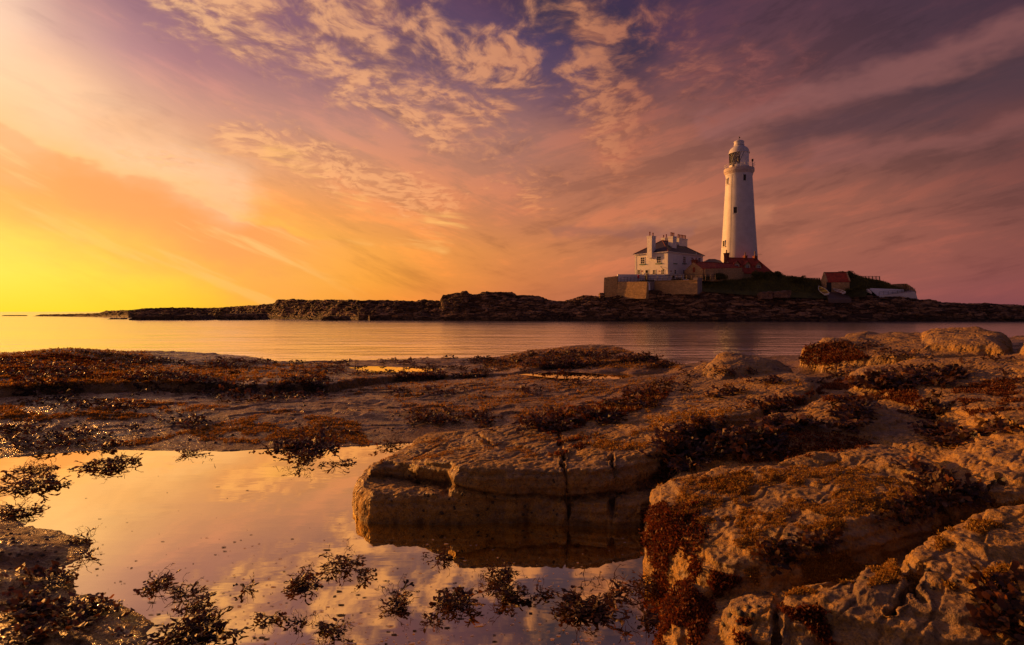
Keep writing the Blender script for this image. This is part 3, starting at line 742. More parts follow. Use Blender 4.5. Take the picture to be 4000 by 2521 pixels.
def gridmesh(name, X, Y, Z, mat, **k):
    n, m = X.shape; idn = np.arange(n*m).reshape(n,m)
    q4 = np.stack([idn[:-1,:-1],idn[1:,:-1],idn[1:,1:],idn[:-1,1:]],-1).reshape(-1,4)
    return mesh_np(name, np.stack([X,Y,Z],-1).reshape(-1,3), q4, mat, **k)
och = sst(.25,.5,fbm(Xi*.12,Yi*.2,None,3))
# blocky sideways push so the beds overhang and break
NI = gridnormals(Xi, Yi, zi)
bl = fbm(Xi*.5,Yi*.5,zi*1.6,4)*.9
bl = bl*np.clip(fr*4,0,1)*(TT<.96)
def islandmat():
    m, g, out = newmat('bedded island rock')
    P = g.new('ShaderNodeNewGeometry').outputs['Position']
    n1 = g.noise(g.vm('MULTIPLY',P,(1,1,3.5)).outputs[0], .35, 6, .65); n2 = g.noise(P, 1.6, 5, .65); n0 = g.noise(P,.06,3,.5)
    wv = g.vm('ADD', g.vm('MULTIPLY',P,(.42,.42,1.7)).outputs[0], g.new('ShaderNodeVectorMath', {0: g.noise(P,.5,3,.5,0,1), 'Scale': 1.3}, operation='SCALE').outputs[0]).outputs[0]
    cl = g.new('ShaderNodeSeparateColor', {0: g.vor(wv,1.0,'F1',1)}).outputs[0]; ed = g.vor(wv,1.0,'DISTANCE_TO_EDGE')
    c = g.mix(g.rng(g.add(g.add(g.mul(n1,.4),g.mul(n2,.3)),g.mul(cl,.3)),.36,.66), (.07,.034,.018), (.42,.235,.125))
    c = g.mix(g.rng(ed,.07,.0,0,.8), c, (.02,.012,.01))
    c = g.mix(g.mul(g.rng(n0,.5,.62),g.rng(n2,.4,.6)), c, (.09,.045,.012))
    zc = g.new('ShaderNodeSeparateXYZ', {0: P}).outputs[2]
    c = g.mix(g.mul(g.rng(g.add(zc,g.mul(n2,1.2)),2.4,.9),.75), c, g.mix(g.rng(n2,.45,.6),(.022,.013,.008),(.075,.042,.014)))
    h = g.add(g.add(g.mul(n1,.4), g.mul(n2,.22)), g.add(g.mul(cl,.35),g.mul(g.rng(ed,0,.12),.3)))
    bp = g.new('ShaderNodeBump', {'Strength': 1.0, 'Distance': 1.0, 'Height': h})
    b = g.new('ShaderNodeBsdfPrincipled', {'Base Color': c, 'Roughness': .75, 'Specular IOR Level': .3, 'Normal': bp.outputs[0]})
    g.l.new(b.outputs[0], out.inputs[0]); return m
M_irock = islandmat()
isl = gridmesh('island_rocks', Xi+NI[...,0]*bl*.6, Yi+NI[...,1]*bl, zi+NI[...,2]*bl*.25, M_irock, smooth=False)
tag(isl, kind='structure')
# grassy top of the island
bpx = np.arange(2368, 3556, 4.0)
rT = np.interp(bpx, PXI, pyT); rY = np.interp(bpx, PXI, YT)
bank_t = np.interp(bpx, [2352,2420,2600,2736,2750,2777,2809,2838,2870,2940,2955,3000,3060,3130,3198,3206,3285,3292,3315,3350,3400,3440,3508,3556],
                        [1092,1080,1076,1078,1096,1094,1088,1092,1093,1090,1074,1067,1077,1089,1094,1096,1096,1068,1067,1080,1093,1098,1129,1160])
wal = (bpx < 2742)
yf = np.where(wal, 152.0, rY-1.0); pf = np.where(wal, 1152, rT+4)
y1 = np.where(wal, 152.6, rY+2.2); p1_ = np.where(wal, 1101, rT*.45+bank_t*.55)
hutc = np.exp(-(((bpx-3252)/46)**6))
p1_ = p1_*(1-hutc)+1146*hutc; y1 = y1+hutc*.3
p1b = np.where(wal, 1090, bank_t*.85+rT*.15); p1b = p1b*(1-hutc)+1136*hutc; y1b = np.where(wal,154.5,rY+4.5)
y2 = np.where(wal, 158.5, rY+8.5); y2 = y2+hutc*3.5
sm = sst(3378,3398,bpx)
yf = yf*(1-sm)+151.6*sm; pf = pf*(1-sm)+1137*sm; y1 = y1*(1-sm)+153*sm; p1_ = p1_*(1-sm)+(1129*.6+bank_t*.4)*sm
y1b = y1b*(1-sm)+155.5*sm; p1b = p1b*(1-sm)+(1129*.2+bank_t*.8)*sm; y2 = y2*(1-sm)+158.5*sm
rows = [(yf,CZ+(HOR-pf)/F*yf),(y1,CZ+(HOR-p1_)/F*y1),(y1b,CZ+(HOR-p1b)/F*y1b),(y2,CZ+(HOR-bank_t)/F*y2)]
z3 = rows[-1][1]; rows += [(y2*0+178, z3*0+np.minimum(z3,12.6)),(y2*0+200, z3*0-1)]
tt = np.linspace(0,5,150)
yk = np.array([r[0] for r in rows]); zk = np.array([r[1] for r in rows])
i0 = np.minimum(tt.astype(int),4); ft = tt-i0
Yb = (yk[i0]*(1-ft)[:,None]+yk[i0+1]*ft[:,None]).T; Zb = (zk[i0]*(1-ft)[:,None]+zk[i0+1]*ft[:,None]).T
Xb = (bpx[:,None]-2000)/F*Yb
veg = np.where(wal[:,None], .15, 1)*(1-.7*hutc[:,None])
Zb = Zb+veg*(fbm(Xb*.45,Yb*.45,None,4)*.75)*np.sin(np.pi*np.clip(tt/4.2,0,1))[None,:]**.7
bank = gridmesh('hillside', Xb, Yb, Zb, M_bank); tag(bank, kind='structure')
NB = gridnormals(Xb,Yb,Zb)
def bankz(x, y):
    px = 2000+x/y*F; i = int(np.clip(round((px-bpx[0])/4.0),0,len(bpx)-1)); return float(np.interp(y, Yb[i], Zb[i]))

# ------------------------------------------------------------------ island vegetation
def blades(name, n, pick, hgt, wid, mat, seed, label=None):
    r = np.random.RandomState(seed); V = []; Fc = []; tint = []
    P = pick(n, r); n = len(P)
    h = hgt*(.55+.9*r.rand(n)); a = r.rand(n)*6.28; lean = .35*r.randn(n,2)*h[:,None]
    w_ = wid*(.6+.8*r.rand(n))
    b0 = P+np.stack([np.cos(a)*w_, np.sin(a)*w_, np.full(n,-.05)],1); b1 = P-np.stack([np.cos(a)*w_, np.sin(a)*w_, np.full(n,.05)],1)
    top = P+np.concatenate([lean, h[:,None]],1)
    V = np.stack([b0,b1,top],1).reshape(-1,3); Fc = np.arange(3*n).reshape(n,3)
    t = np.repeat(np.clip(.5+.5*fbm(P[:,0]*.5,P[:,1]*.5,None,3)+.2*r.randn(n),0,1),3)
    o = mesh_np(name, V, Fc, mat, attrs={'tint': t}, smooth=False); tag(o, label, 'grass' if label else None, kind='stuff'); return o
def leafmat(name, ca, cb, rough=.8, trans=.2):
    m, g, out = newmat(name)
    t = g.attr('tint'); c = g.mix(t, ca, cb)
    b = g.new('ShaderNodeBsdfPrincipled', {'Base Color': c, 'Roughness': rough, 'Specular IOR Level': .25})
    tr = g.new('ShaderNodeBsdfTranslucent', {'Color': c})
    mxs = g.new('ShaderNodeMixShader', {0: trans}); g.l.new(b.outputs[0], mxs.inputs[1]); g.l.new(tr.outputs[0], mxs.inputs[2])
    g.l.new(mxs.outputs[0], out.inputs[0]); return m
M_grass = leafmat('long coastal grass', (.06,.06,.015), (.20,.19,.05))
M_bush = leafmat('bush leaves', (.05,.055,.016), (.15,.14,.038))
def bankpick(n, r):
    i = r.randint(0, Xb.shape[0]-1, n); j = (r.rand(n)*118).astype(int)+14
    keep = (~wal[i])&(r.rand(n) > hutc[i]*.9)|(wal[i]&(j>32)&(j<100)&(r.rand(n)<.35))
    i, j = i[keep], j[keep]; return np.stack([Xb[i,j]+r.randn(len(i))*.08, Yb[i,j], Zb[i,j]],1)
blades('grass', 52000, bankpick, .42, .045, M_grass, 5, 'long dark grass covering the island bank between the cottages and the shore')
def bush(px, py, Y, rx, rz_, label, seed, n=1500):
    r = np.random.RandomState(seed); c = np.array(W(px,py,Y))
    root = empty('bush', tuple(c), label=label, cat='bush')
    k = 26; n = int(n*1.8); cc = np.clip(r.randn(k,3),-1.3,1.3)*np.array([rx*.48,rx*.4,rz_*.26])+np.array([0,0,rz_*.33]); cr = rz_*(.26+.26*r.rand(k))
    which = r.randint(0,k,n); d = r.randn(n,3); d /= np.linalg.norm(d,axis=1)[:,None]
    p = cc[which]+d*cr[which][:,None]*(.6+.4*r.rand(n))[:,None]; p[:,2] = np.maximum(p[:,2], -.1)
    a = r.randn(n,3); a /= np.linalg.norm(a,axis=1)[:,None]; b = np.cross(a, r.randn(n,3)); b /= np.linalg.norm(b,axis=1)[:,None]
    s_ = (.07+.09*r.rand(n))[:,None]
    V = np.stack([p-a*s_, p+b*s_*.6, p+a*s_, p-b*s_*.6],1).reshape(-1,3)
    mesh_np('foliage', V, np.arange(4*n).reshape(n,4), M_bush, parent=root, smooth=False, attrs={'tint': np.repeat(np.clip(.5+.35*r.randn(n),0,1),4)})
    mb = MB()
    for q in range(5):
        e = r.randn(3)*np.array([rx*.4,rx*.3,0])+np.array([0,0,rz_*.6]); mb.tube([(0,0,-.3),tuple(e*.5),tuple(e)], .05, 5, .015)
    s2 = MB(); s2.v = mb.v; s2.f = mb.f
    me = bpy.data.meshes.new('stem'); me.from_pydata(mb.v,[],mb.f); me.materials.append(M_wood); o = bpy.data.objects.new('stem', me); COL.objects.link(o); o.parent = root
    return root
bush(2761,1094,150.6,.85,1.3,'small dark round bush beside the wall railing end',1)
bush(2811,1090,151.5,1.9,1.5,'domed green bush at the left end of the grassy bank',2,2600)
bush(2965,1086,152.5,2.4,1.9,'spreading bush below the right end of the red roofs',3,2600)
bush(3024,1078,154,2.2,1.2,'low bush on the skyline right of the red roofs',4,2200)
bush(3110,1098,151,2.6,1.3,'low bush on the skyline left of the hut fence',6,2200)
bush(3310,1086,152,2.2,1.7,'tall scrubby bush just right of the stone hut',7,2800)
bush(3322,1143,146,1.3,.9,'low bush beside the red and white boat',8,1400)
bush(3365,1128,146,1.7,1.3,'dark bush against the left end of the white sea wall',9,1800)

# ------------------------------------------------------------------ walls of the island
def wallq(mb, a, b, pa0, pa1, pb0, pb1, th=.7, lean=0.0):
    """wall between ground points a and b=(px,Y); rows of foot and top at each end; lean pushes the foot outwards"""
    A0 = Vector(W(a[0],pa0,a[1])); A1 = Vector(W(a[0],pa1,a[1])); B0 = Vector(W(b[0],pb0,b[1])); B1 = Vector(W(b[0],pb1,b[1]))
    d = (B1-A1); d.z = 0; n = Vector((d.y,-d.x,0)).normalized()
    if n.y > 0: n = -n
    A0f, B0f = A0+n*lean, B0+n*lean
    mb.hexa([A0f,B0f,B0-n*th,A0-n*th, A1,B1,B1-n*th,A1-n*th])
def wobbly(mb, name, mat, parent, amp, cuts=5, **k):
    o = mb.build(name, mat, parent)
    bm = bmesh.new(); bm.from_mesh(o.data)
    bmesh.ops.subdivide_edges(bm, edges=bm.edges[:], cuts=cuts, use_grid_fill=True)
    co = np.array([v.co[:] for v in bm.verts]); d = fbm(co[:,0]*1.7,co[:,1]*1.7,co[:,2]*1.7,3)*amp
    for v, q in zip(bm.verts, d): v.co.y += q; v.co.z += q*.5
    bm.to_mesh(o.data); bm.free(); return o
rw = empty('retaining_wall', W(2440,1156,149), label='battered golden stone retaining wall at the left end of the island', cat='wall')
mb = MB(); wallq(mb, (2360,152.5), (2412,151), 1162,1085,1164,1079, .8, .75); wobbly(mb,'parapet_wall',M_stone,rw,.08,8)
mb = MB(); wallq(mb, (2412.5,150.9), (2528,145.4), 1168,1101,1168,1101, .8, .75); wobbly(mb,'wall_face',M_stone,rw,.08,10)
rw2 = empty('retaining_wall', W(2640,1133,148), label='lower golden stone wall running from the grey buttress to the square pillar', cat='wall')
mb = MB(); wallq(mb, (2557,150), (2724,143.2), 1150,1100,1150,1096, .8, .12); wobbly(mb,'wall_face',M_stone,rw2,.06,10)
mb = MB(); wallq(mb, (2557,149.8), (2724,143.0), 1099.5,1097.5,1095.5,1093.5, 1.0, 0); mb.build('coping',M_stone2,rw2)
bt = MB(); wallq(bt, (2541,147.6), (2556,149.2), 1142,1100,1142,1100, 1.2, .1); tag(bt.build('buttress', M_conc), 'grey concrete buttress between the two golden walls', 'buttress')
bt = MB(); bt.hexa([W(2529,1140,146.4),W(2541,1140,146.8),W(2541,1134,149),W(2529,1134,149),W(2529,1100,148),W(2538,1100,148),W(2538,1100,149),W(2529,1100,149)])
tag(bt.build('white_pier', M_white), 'narrow white painted pier left of the grey buttress', 'pier')
bt = MB(); wallq(bt, (2726,143.2), (2742,145.4), 1150,1085,1140,1085, 1.2, .05); tag(bt.build('stone_pillar', M_conc), 'square grey pillar ending the golden wall beside the bank', 'pillar')
# white yard walls
yw = MB(); wallq(yw, (2413,151.6),(2513,153.2),1110,1072,1104,1072.5,.4); tag(yw.build('yard_wall', M_white), 'white yard wall with the red lifebuoy case, left of the gate gap', 'wall')
yw = MB(); wallq(yw, (2530,153.4),(2672,154.6),1100,1072.5,1092,1072.5,.4); tag(yw.build('yard_wall', M_white), 'long white yard wall in front of the house, right of the gate gap', 'wall')
yw = MB(); wallq(yw, (2558,150.3),(2622,150.9),1102,1088.5,1100,1088,.3); tag(yw.build('garden_wall', M_white), 'low white wall section on the terrace behind the railing', 'wall')
yw = MB(); wallq(yw, (2669,150.0),(2690,150.2),1099,1090,1098,1090,.3); tag(yw.build('garden_wall', M_white), 'short white wall section near the stone cottage corner', 'wall')
for px in (2516,2529):
    gp = MB(); x,y,z = W(px,1086,153.2); gp.box((x,y,z+.0),(.35,.35,2.1)); gp.box((x,y,z+1.12),(.46,.46,.14))
    tag(gp.build('gate_post', M_white if px<2520 else M_conc), 'white gate post at the end of the left yard wall' if px<2520 else 'grey gate post at the start of the long yard wall', 'post')
def railing(pts, hgt, n, rails, mat, label, r=.045, cat='railing', flat=False):
    P = [Vector(W(*p)) for p in pts]; L = [0]
    for a, b in zip(P, P[1:]): L.append(L[-1]+(b-a).length)
    def at(s):
        for i in range(len(P)-1):
            if s <= L[i+1]+1e-6: return P[i].lerp(P[i+1], (s-L[i])/(L[i+1]-L[i]))
        return P[-1]
    root = empty('railing' if not flat else 'timber_fence', tuple(P[0]), label=label, cat=cat)
    for i in range(n):
        q = at(L[-1]*i/(n-1)); mb = MB()
        if flat: mb.box((q.x,q.y,q.z+hgt/2),(.16,.16,hgt))
        else: mb.tube([q,q+Vector((0,0,hgt))], r*1.15, 6)
        mb.build('post', mat, root)
    for k in range(rails):
        hh = hgt*(1-.42*k) if rails < 4 else hgt*(1-.3*k)
        mb = MB(); m_ = max(2,len(P)*3); pts_ = [at(L[-1]*i/m_)+Vector((0,0,hh-.03)) for i in range(m_+1)]
        if flat:
            for a, b in zip(pts_, pts_[1:]):
                mb.hexa([a+Vector((0,-.12,-.07)),b+Vector((0,-.12,-.07)),b+Vector((0,-.05,-.07)),a+Vector((0,-.05,-.07)),a+Vector((0,-.12,.07)),b+Vector((0,-.12,.07)),b+Vector((0,-.05,.07)),a+Vector((0,-.05,.07))])
        else: mb.tube(pts_, r, 6)
        mb.build('rail', mat, root)
    return root
railing([(2425,1102,150.6),(2568,1098,149.6)], 1.25, 12, 3, M_metal, 'metal railing on top of the left battered wall')
railing([(2570,1100,149.9),(2700,1093,148.5),(2794,1093,148.0)], 1.35, 13, 3, M_metal, 'long metal railing above the lower golden wall, ending by the bush')
rl = railing([(2545,1085,154.2),(2700,1085,153.6)], 1.0, 10, 2, M_metal, 'rear metal railing in front of the house yard wall', r=.035)
lb = empty('lifebuoy_case', W(2494,1096,151.2), label='bright red lifebuoy case on a post by the left yard wall', cat='lifebuoy case')
x,y,z = W(2494,1081,151.2)
mb = MB(); mb.lathe([(0,-.48),(.20,-.46),(.27,-.32),(.27,.30),(.22,.43),(0,.46)], (x,y,z), 20); mb.build('case', M_redp, lb, True)
mb = MB(); mb.tube([(x,y+.1,z-1.0),(x,y+.1,z-.3)], .05, 6); mb.build('post', M_metal, lb)
bn = empty('bench', W(2653,1095,150.3), label='dark wooden bench on the terrace left of the stone cottage', cat='bench')
x,y,z = W(2653,1098,150.3)
mb = MB(); mb.box((x,y,z+.45),(1.7,.45,.06)); mb.build('seat', M_wood, bn)
mb = MB(); [mb.box((x,y+.24,z+.62+.16*k),(1.7,.04,.11)) for k in range(3)]; mb.build('backrest', M_wood, bn)
for sx in (-.75,.75):
    for sy in (-.17,.2):
        mb = MB(); mb.box((x+sx,y+sy,z+.21),(.08,.08,.42)); mb.build('leg', M_wood, bn)
ib = empty('information_board', W(2631,1097,150.2), label='small grey information board on two legs left of the bench', cat='board')
x,y,z = W(2631,1097,150.2)
mb = MB(); mb.box((x,y,z+.95),(.62,.07,.7)); mb.build('panel', M_dark, ib)
for sx in (-.25,.25):
    mb = MB(); mb.box((x+sx,y+.06,z+.3),(.07,.07,.7)); mb.build('leg', M_wood, ib)

# ------------------------------------------------------------------ houses
def onray(px, p0, d):
    k = (px-2000)/F; return (k*p0[1]-p0[0])/(d[0]-k*d[1])
def zat(py, Y): return CZ+(HOR-py)/F*Y
class Face:
    def __init__(s, p0, d, out):
        s.p0 = Vector((p0[0],p0[1],0)); s.d = Vector((d[0],d[1],0)).normalized(); s.n = Vector((out[0],out[1],0)).normalized()
    def pt(s, a, z, off=0): q = s.p0+s.d*a+s.n*off; return Vector((q.x,q.y,z))
    def px(s, px): return onray(px, (s.p0.x,s.p0.y), (s.d.x,s.d.y))
    def box(s, mb, a0, a1, z0, z1, o0, o1):
        mb.hexa([s.pt(a0,z0,o0),s.pt(a1,z0,o0),s.pt(a1,z0,o1),s.pt(a0,z0,o1),s.pt(a0,z1,o0),s.pt(a1,z1,o0),s.pt(a1,z1,o1),s.pt(a0,z1,o1)])
def window(f, px, py0, py1, w, parent, bars=(1,1), sill=None, sur=.12, mat=None, name='window', glass=None):
    a = f.px(px); Y = f.pt(a,0).y; z0, z1 = zat(py1,Y), zat(py0,Y)
    mb = MB(); e = .07
    for (u0,u1,v0,v1) in ((a-w/2-sur,a-w/2,z0-sur*.5,z1+sur),(a+w/2,a+w/2+sur,z0-sur*.5,z1+sur),(a-w/2,a+w/2,z1,z1+sur),(a-w/2,a+w/2,z0-sur*.5,z0)): f.box(mb,u0,u1,v0,v1,0,.07)
    for (u0,u1,v0,v1) in ((a-w/2,a-w/2+e,z0,z1),(a+w/2-e,a+w/2,z0,z1),(a-w/2+e,a+w/2-e,z1-e,z1),(a-w/2+e,a+w/2-e,z0,z0+e)): f.box(mb,u0,u1,v0,v1,0,.045)
    for i in range(bars[0]):
        u = a-w/2+w*(i+1)/(bars[0]+1); f.box(mb,u-.045,u+.045,z0+e,z1-e,0,.04)
    for i in range(bars[1]):
        v = z0+(z1-z0)*(i+1)/(bars[1]+1); f.box(mb,a-w/2+e,a+w/2-e,v-.04,v+.04,.002,.037)
    fr_ = mb.build(name, mat or M_white, parent)
    mb = MB(); f.box(mb,a-w/2+.01,a+w/2-.01,z0+.01,z1-.01,-.02,.02); mb.build('pane', glass or M_glass, fr_)
    if sill: mb = MB(); f.box(mb,a-w/2-.4,a+w/2+.4,z0-.30,z0-.10,0,.22); mb.build('sill', sill, fr_)
def roofslab(mb, pts, th=.16):
    P = [Vector(p) for p in pts]; b = len(mb.v); n = len(P)
    mb.v += [tuple(p) for p in P]+[tuple(p-Vector((0,0,th))) for p in P]
    mb.f.append(tuple(range(b,b+n))); mb.f.append(tuple(range(b+2*n-1,b+n-1,-1)))
    for i in range(n): mb.f.append((b+i,b+n+i,b+n+(i+1)%n,b+(i+1)%n))
def chimney(parent, c, u, wu, wv, z0, z1, pots, potmat, mat, capw=.14, ph=.75):
    rz = math.atan2(u[1],u[0]); mb = MB()
    mb.box((c[0],c[1],(z0+z1)/2),(wu,wv,z1-z0),rz); mb.box((c[0],c[1],z1-.32),(wu+capw*1.1,wv+capw*1.1,.16),rz); mb.box((c[0],c[1],z1+.055),(wu+capw*2,wv+capw*2,.2),rz)
    ch = mb.build('chimney', mat, parent)
    for i in range(pots):
        t = 0 if pots == 1 else (i/(pots-1)-.5)*(wu-.5)
        h_ = ph*(1 if (pots != 2 or i) else .7)
        q = MB(); q.lathe([(.20,0),(.15,h_*.2),(.14,h_*.75),(.20,h_*.82),(.20,h_),(.13,h_),(.12,h_*.6)], (c[0]+u[0]*t,c[1]+u[1]*t,z1+.14), 12); q.build('chimney_pot', potmat, ch, True)
    return ch
# keepers' house
C0 = Vector((42.5,155,0)); er = Vector((.748,.663,0)).normalized(); el_ = Vector((-.663,.748,0)).normalized()
LR, LL = 18.0, 10.9
zg, ze, za = 11.2, 18.72, 22.75
hs = empty('keepers_house', (C0.x,C0.y,zg), label='large white two-storey house with dark hipped roof and four chimneys', cat='house')
fl = Face(C0, el_, (-er.x,-er.y)); fr_f = Face(C0, er, (-el_.x,-el_.y))
mb = MB(); K = [C0, C0+er*LR, C0+er*LR+el_*LL, C0+el_*LL]
mb.hexa([Vector((k.x,k.y,zg)) for k in K]+[Vector((k.x,k.y,ze)) for k in K]); mb.build('wall', M_white, hs)
mb = MB()
for f, a in ((fl,0),(fl,LL-.55),(fr_f,0),(fr_f,LR-.55)):
    f.box(mb,a,a+.55,zg,ze-.3,0,.05)
fl.box(mb,0,LL,ze-.28,ze-.02,0,.14); fr_f.box(mb,0,LR,ze-.28,ze-.02,0,.14)
mb.build('quoins_and_cornice', M_bwhite, hs)
ov = .45; E = [C0-er*ov-el_*ov, C0+er*(LR+ov)-el_*ov, C0+er*(LR+ov)+el_*(LL+ov), C0-er*ov+el_*(LL+ov)]
rd = LL/2; r0_, r1_ = C0+er*rd+el_*LL/2, C0+er*(LR-rd)+el_*LL/2
V3 = lambda p, z: Vector((p.x,p.y,z))
mb = MB(); ezz = ze+.02
mb.poly([V3(E[0],ezz),V3(E[1],ezz),V3(r1_,za),V3(r0_,za)]); mb.poly([V3(E[1],ezz),V3(E[2],ezz),V3(r1_,za)])
mb.poly([V3(E[2],ezz),V3(E[3],ezz),V3(r0_,za),V3(r1_,za)]); mb.poly([V3(E[3],ezz),V3(E[0],ezz),V3(r0_,za)]); mb.poly([V3(e,ezz) for e in E][::-1])
roof = mb.build('roof', M_slate, hs)
mb = MB()
for a, b in ((E[0],r0_),(E[1],r1_),(E[2],r1_),(E[3],r0_)): mb.tube([V3(a,ezz+.05),V3(b,za+.05)], .10, 6)
mb.tube([V3(r0_,za+.05),V3(r1_,za+.05)], .12, 6); mb.build('ridge_tile', M_brick, roof)
mb = MB()
for f, L in ((fl,LL),(fr_f,LR)): mb.tube([f.pt(-.4,ze-.02,.52),f.pt(L+.4,ze-.02,.52)], .09, 6)
mb.build('gutter', M_bwhite, hs)
chimney(hs, C0+el_*5.3-er*.05, el_, 1.55, 1.9, ze-1.4, zat(926,159), 2, M_pot, M_white, ph=1.3)
chimney(hs, C0+er*12.2+el_*9.0, er, 1.9, 1.2, ze, zat(933,170), 2, M_pot, M_white, ph=1.2)
chimney(hs, C0+er*6.2+el_*2.6, er, 1.9, 1.5, ze+.3, zat(928,161.5), 3, M_pot, M_white, ph=1.15)
chimney(hs, C0+er*13.6+el_*4.2, er, 4.4, 1.0, ze+.3, zat(935,167), 6, M_pot, M_white, ph=1.15)
for px, a, b in ((2511,1006,1031),(2574,1002,1028)): window(fl, px, a, b, 1.35, hs, (1,2), M_green)
for px in (2496,2556,2589): window(fl, px, 1055, 1072, .95, hs, (1,1), None)
window(fl, 2527, 1055, 1080, .95, hs, (0,1), None, name='door')
for px, a, b, w_ in ((2673,1003,1028,1.3),(2732,1008,1030,1.2)): window(fr_f, px, a, b, w_, hs, (1,2), M_green if px<2700 else None)
window(fr_f, 2703, 1006, 1024, .8, hs, (0,1), None)
window(fr_f, 2637, 1002, 1028, 1.0, hs, (0,0), M_green, glass=M_white)
window(fr_f, 2637, 1054, 1070, .8, hs, (0,1), None); window(fr_f, 2673, 1055, 1072, 1.2, hs, (1,1), None)
mb = MB(); a = fl.px(2600); mb.tube([fl.pt(fl.px(2581),zat(1041,156),.05),fl.pt(fl.px(2597),zat(1052,156),1.0),fl.pt(a,zat(1054,156),1.1)], .06, 6)
mb.lathe([(.02,.2),(.25,0),(.25,-.12),(0,-.15)], fl.pt(a,zat(1055,156),1.1), 10); mb.build('wall_lamp', M_dark, hs)
mb = MB(); a = fl.px(2543); fl.box(mb,a-.35,a+.35,zat(1008,158),zat(1003,158),0,.35); mb.build('alarm_box', M_bwhite, hs)
for px in (2508,2576,2621):
    f = fl if px < 2609 else fr_f; mb = MB(); a = f.px(px); Y=f.pt(a,0).y; f.box(mb,a-.28,a+.28,zat(1062,Y),zat(1058,Y),0,.04); mb.build('plaque', M_doorr, hs)
mb = MB(); mb.tube([fr_f.pt(fr_f.px(2719),zg,.08),fr_f.pt(fr_f.px(2719),ze+.9,.08)],.07,6); mb.tube([fr_f.pt(fr_f.px(2690),zg,.08),fr_f.pt(fr_f.px(2690),ze-.1,.08)],.05,6); mb.build('downpipe', M_bwhite, hs)
# low building behind
bb = empty('outbuilding', W(2781,1040,176), label='low grey hip-roofed outbuilding glimpsed between house and cottages', cat='building')
x,y,_ = W(2781,1040,176); zb0, zb1, zb2 = 12, zat(1030,176), zat(1012,176)
mb = MB(); mb.box((x,y,(zb0+zb1)/2),(6.5,6,zb1-zb0)); mb.build('wall', M_conc, bb)
mb = MB(); q = [(x-3.6,y-3.3,zb1),(x+3.6,y-3.3,zb1),(x+3.6,y+3.3,zb1),(x-3.6,y+3.3,zb1)]; a,b=(x-.9,y,zb2),(x+.9,y,zb2)
mb.poly([q[0],q[1],b,a]); mb.poly([q[1],q[2],b]); mb.poly([q[2],q[3],a,b]); mb.poly([q[3],q[0],a]); mb.poly(q[::-1]); mb.build('roof', M_slate, bb)

def cottage(name, A, B, L, z0, zev, zrid, label, wallm, gname='gable', over=.25, roofm=None):
    """A,B ends of the left gable (A far, B near); the ridge runs off to the right for length L"""
    A = Vector((*A,0)); B = Vector((*B,0)); g_ = (B-A).normalized(); r = Vector((-g_.y,g_.x,0))
    if r.x < 0: r = -r
    root = empty(name, (B.x,B.y,z0), label=label, cat='cottage')
    M_ = (A+B)/2; w_ = (B-A).length
    mb = MB(); P = []
    for o in (0, L):
        for q, z in ((A,z0),(B,z0),(B,zev),(M_,zrid),(A,zev)): P.append(V3(q+r*o, z))
    b = len(mb.v); mb.v += [tuple(p) for p in P]
    mb.f += [(0,1,2,3,4),(9,8,7,6,5),(1,6,7,2),(0,4,9,5),(0,5,6,1)]
    mb.f += [(2,7,8,3),(3,8,9,4)]
    mb.build('wall', wallm, root)
    k = (zrid-zev)/(w_/2); mb = MB(); lo = zev-k*over
    roofslab(mb, [V3(B+g_*over+r*.18,lo+.16),V3(B+g_*over+r*(L+.1),lo+.16),V3(M_+r*(L+.1),zrid+.16),V3(M_+r*.18,zrid+.16)])
    roofslab(mb, [V3(M_+r*.18,zrid+.162),V3(M_+r*(L+.1),zrid+.162),V3(A-g_*over+r*(L+.1),lo+.16),V3(A-g_*over+r*.18,lo+.16)])
    rf = mb.build('roof', roofm or M_tile, root)
    mb = MB(); mb.tube([V3(M_+r*.1,zrid+.2),V3(M_+r*(L+.1),zrid+.2)], .11, 6); mb.build('ridge_tile', M_brick, rf)
    return root, Face(A, g_, (-r.x,-r.y)), Face(B, r, (g_.x,g_.y)), M_, g_, r
A = W(2673,0,156.5)[:2]; B = W(2745,0,150.5)[:2]
c1, gf, ff, M1, g1, r1 = cottage('stone_cottage', A, B, 15.5, 10.6, zat(1053,150.5), zat(1025,153.5), 'low stone cottage with red roof, its gable facing the white house', M_stone2)
# raised front wall with red coping
a1_ = ff.px(2893)
mb = MB(); za_, zb_ = zat(1051,150.5), zat(1047,157)
mb.hexa([ff.pt(.35,10.5,.05),ff.pt(a1_,10.5,.05),ff.pt(a1_,10.5,.55),ff.pt(.35,10.5,.55),ff.pt(.35,za_,.05),ff.pt(a1_,zb_,.05),ff.pt(a1_,zb_,.55),ff.pt(.35,za_,.55)]); mb.build('front_wall', M_stone2, c1)
mb = MB(); mb.hexa([ff.pt(.3,za_+.003,.0),ff.pt(a1_+.1,zb_+.003,.0),ff.pt(a1_+.1,zb_+.003,.66),ff.pt(.3,za_+.003,.66),ff.pt(.3,za_+.2,.1),ff.pt(a1_+.1,zb_+.2,.1),ff.pt(a1_+.1,zb_+.17,.66),ff.pt(.3,za_+.17,.66)]); mb.build('coping', M_tile, c1)
chimney(c1, M1+r1*.5, g1, 1.5, .9, zat(1030,153), zat(1017,153), 2, M_brick, M_brick, ph=.5)
a_ = gf.px(2711); mb = MB(); gf.box(mb,a_-.4,a_+.4,zat(1064,153),zat(1045,153),-.02,.06); mb.build('hatch', M_doorr, c1)
A2 = W(2806,0,164.5)[:2]; B2 = W(2864,0,158.2)[:2]
c2, gf2, ff2, M2, g2, r2 = cottage('stone_cottage', A2, B2, 10.6, 10.8, zat(1060,158.2)-.3, zat(1009,161), 'taller stone cottage with red roof and three dormers at the lighthouse foot', M_stone2)
zr2 = zat(1009,161); ze2 = zat(1060,158.2)-.3
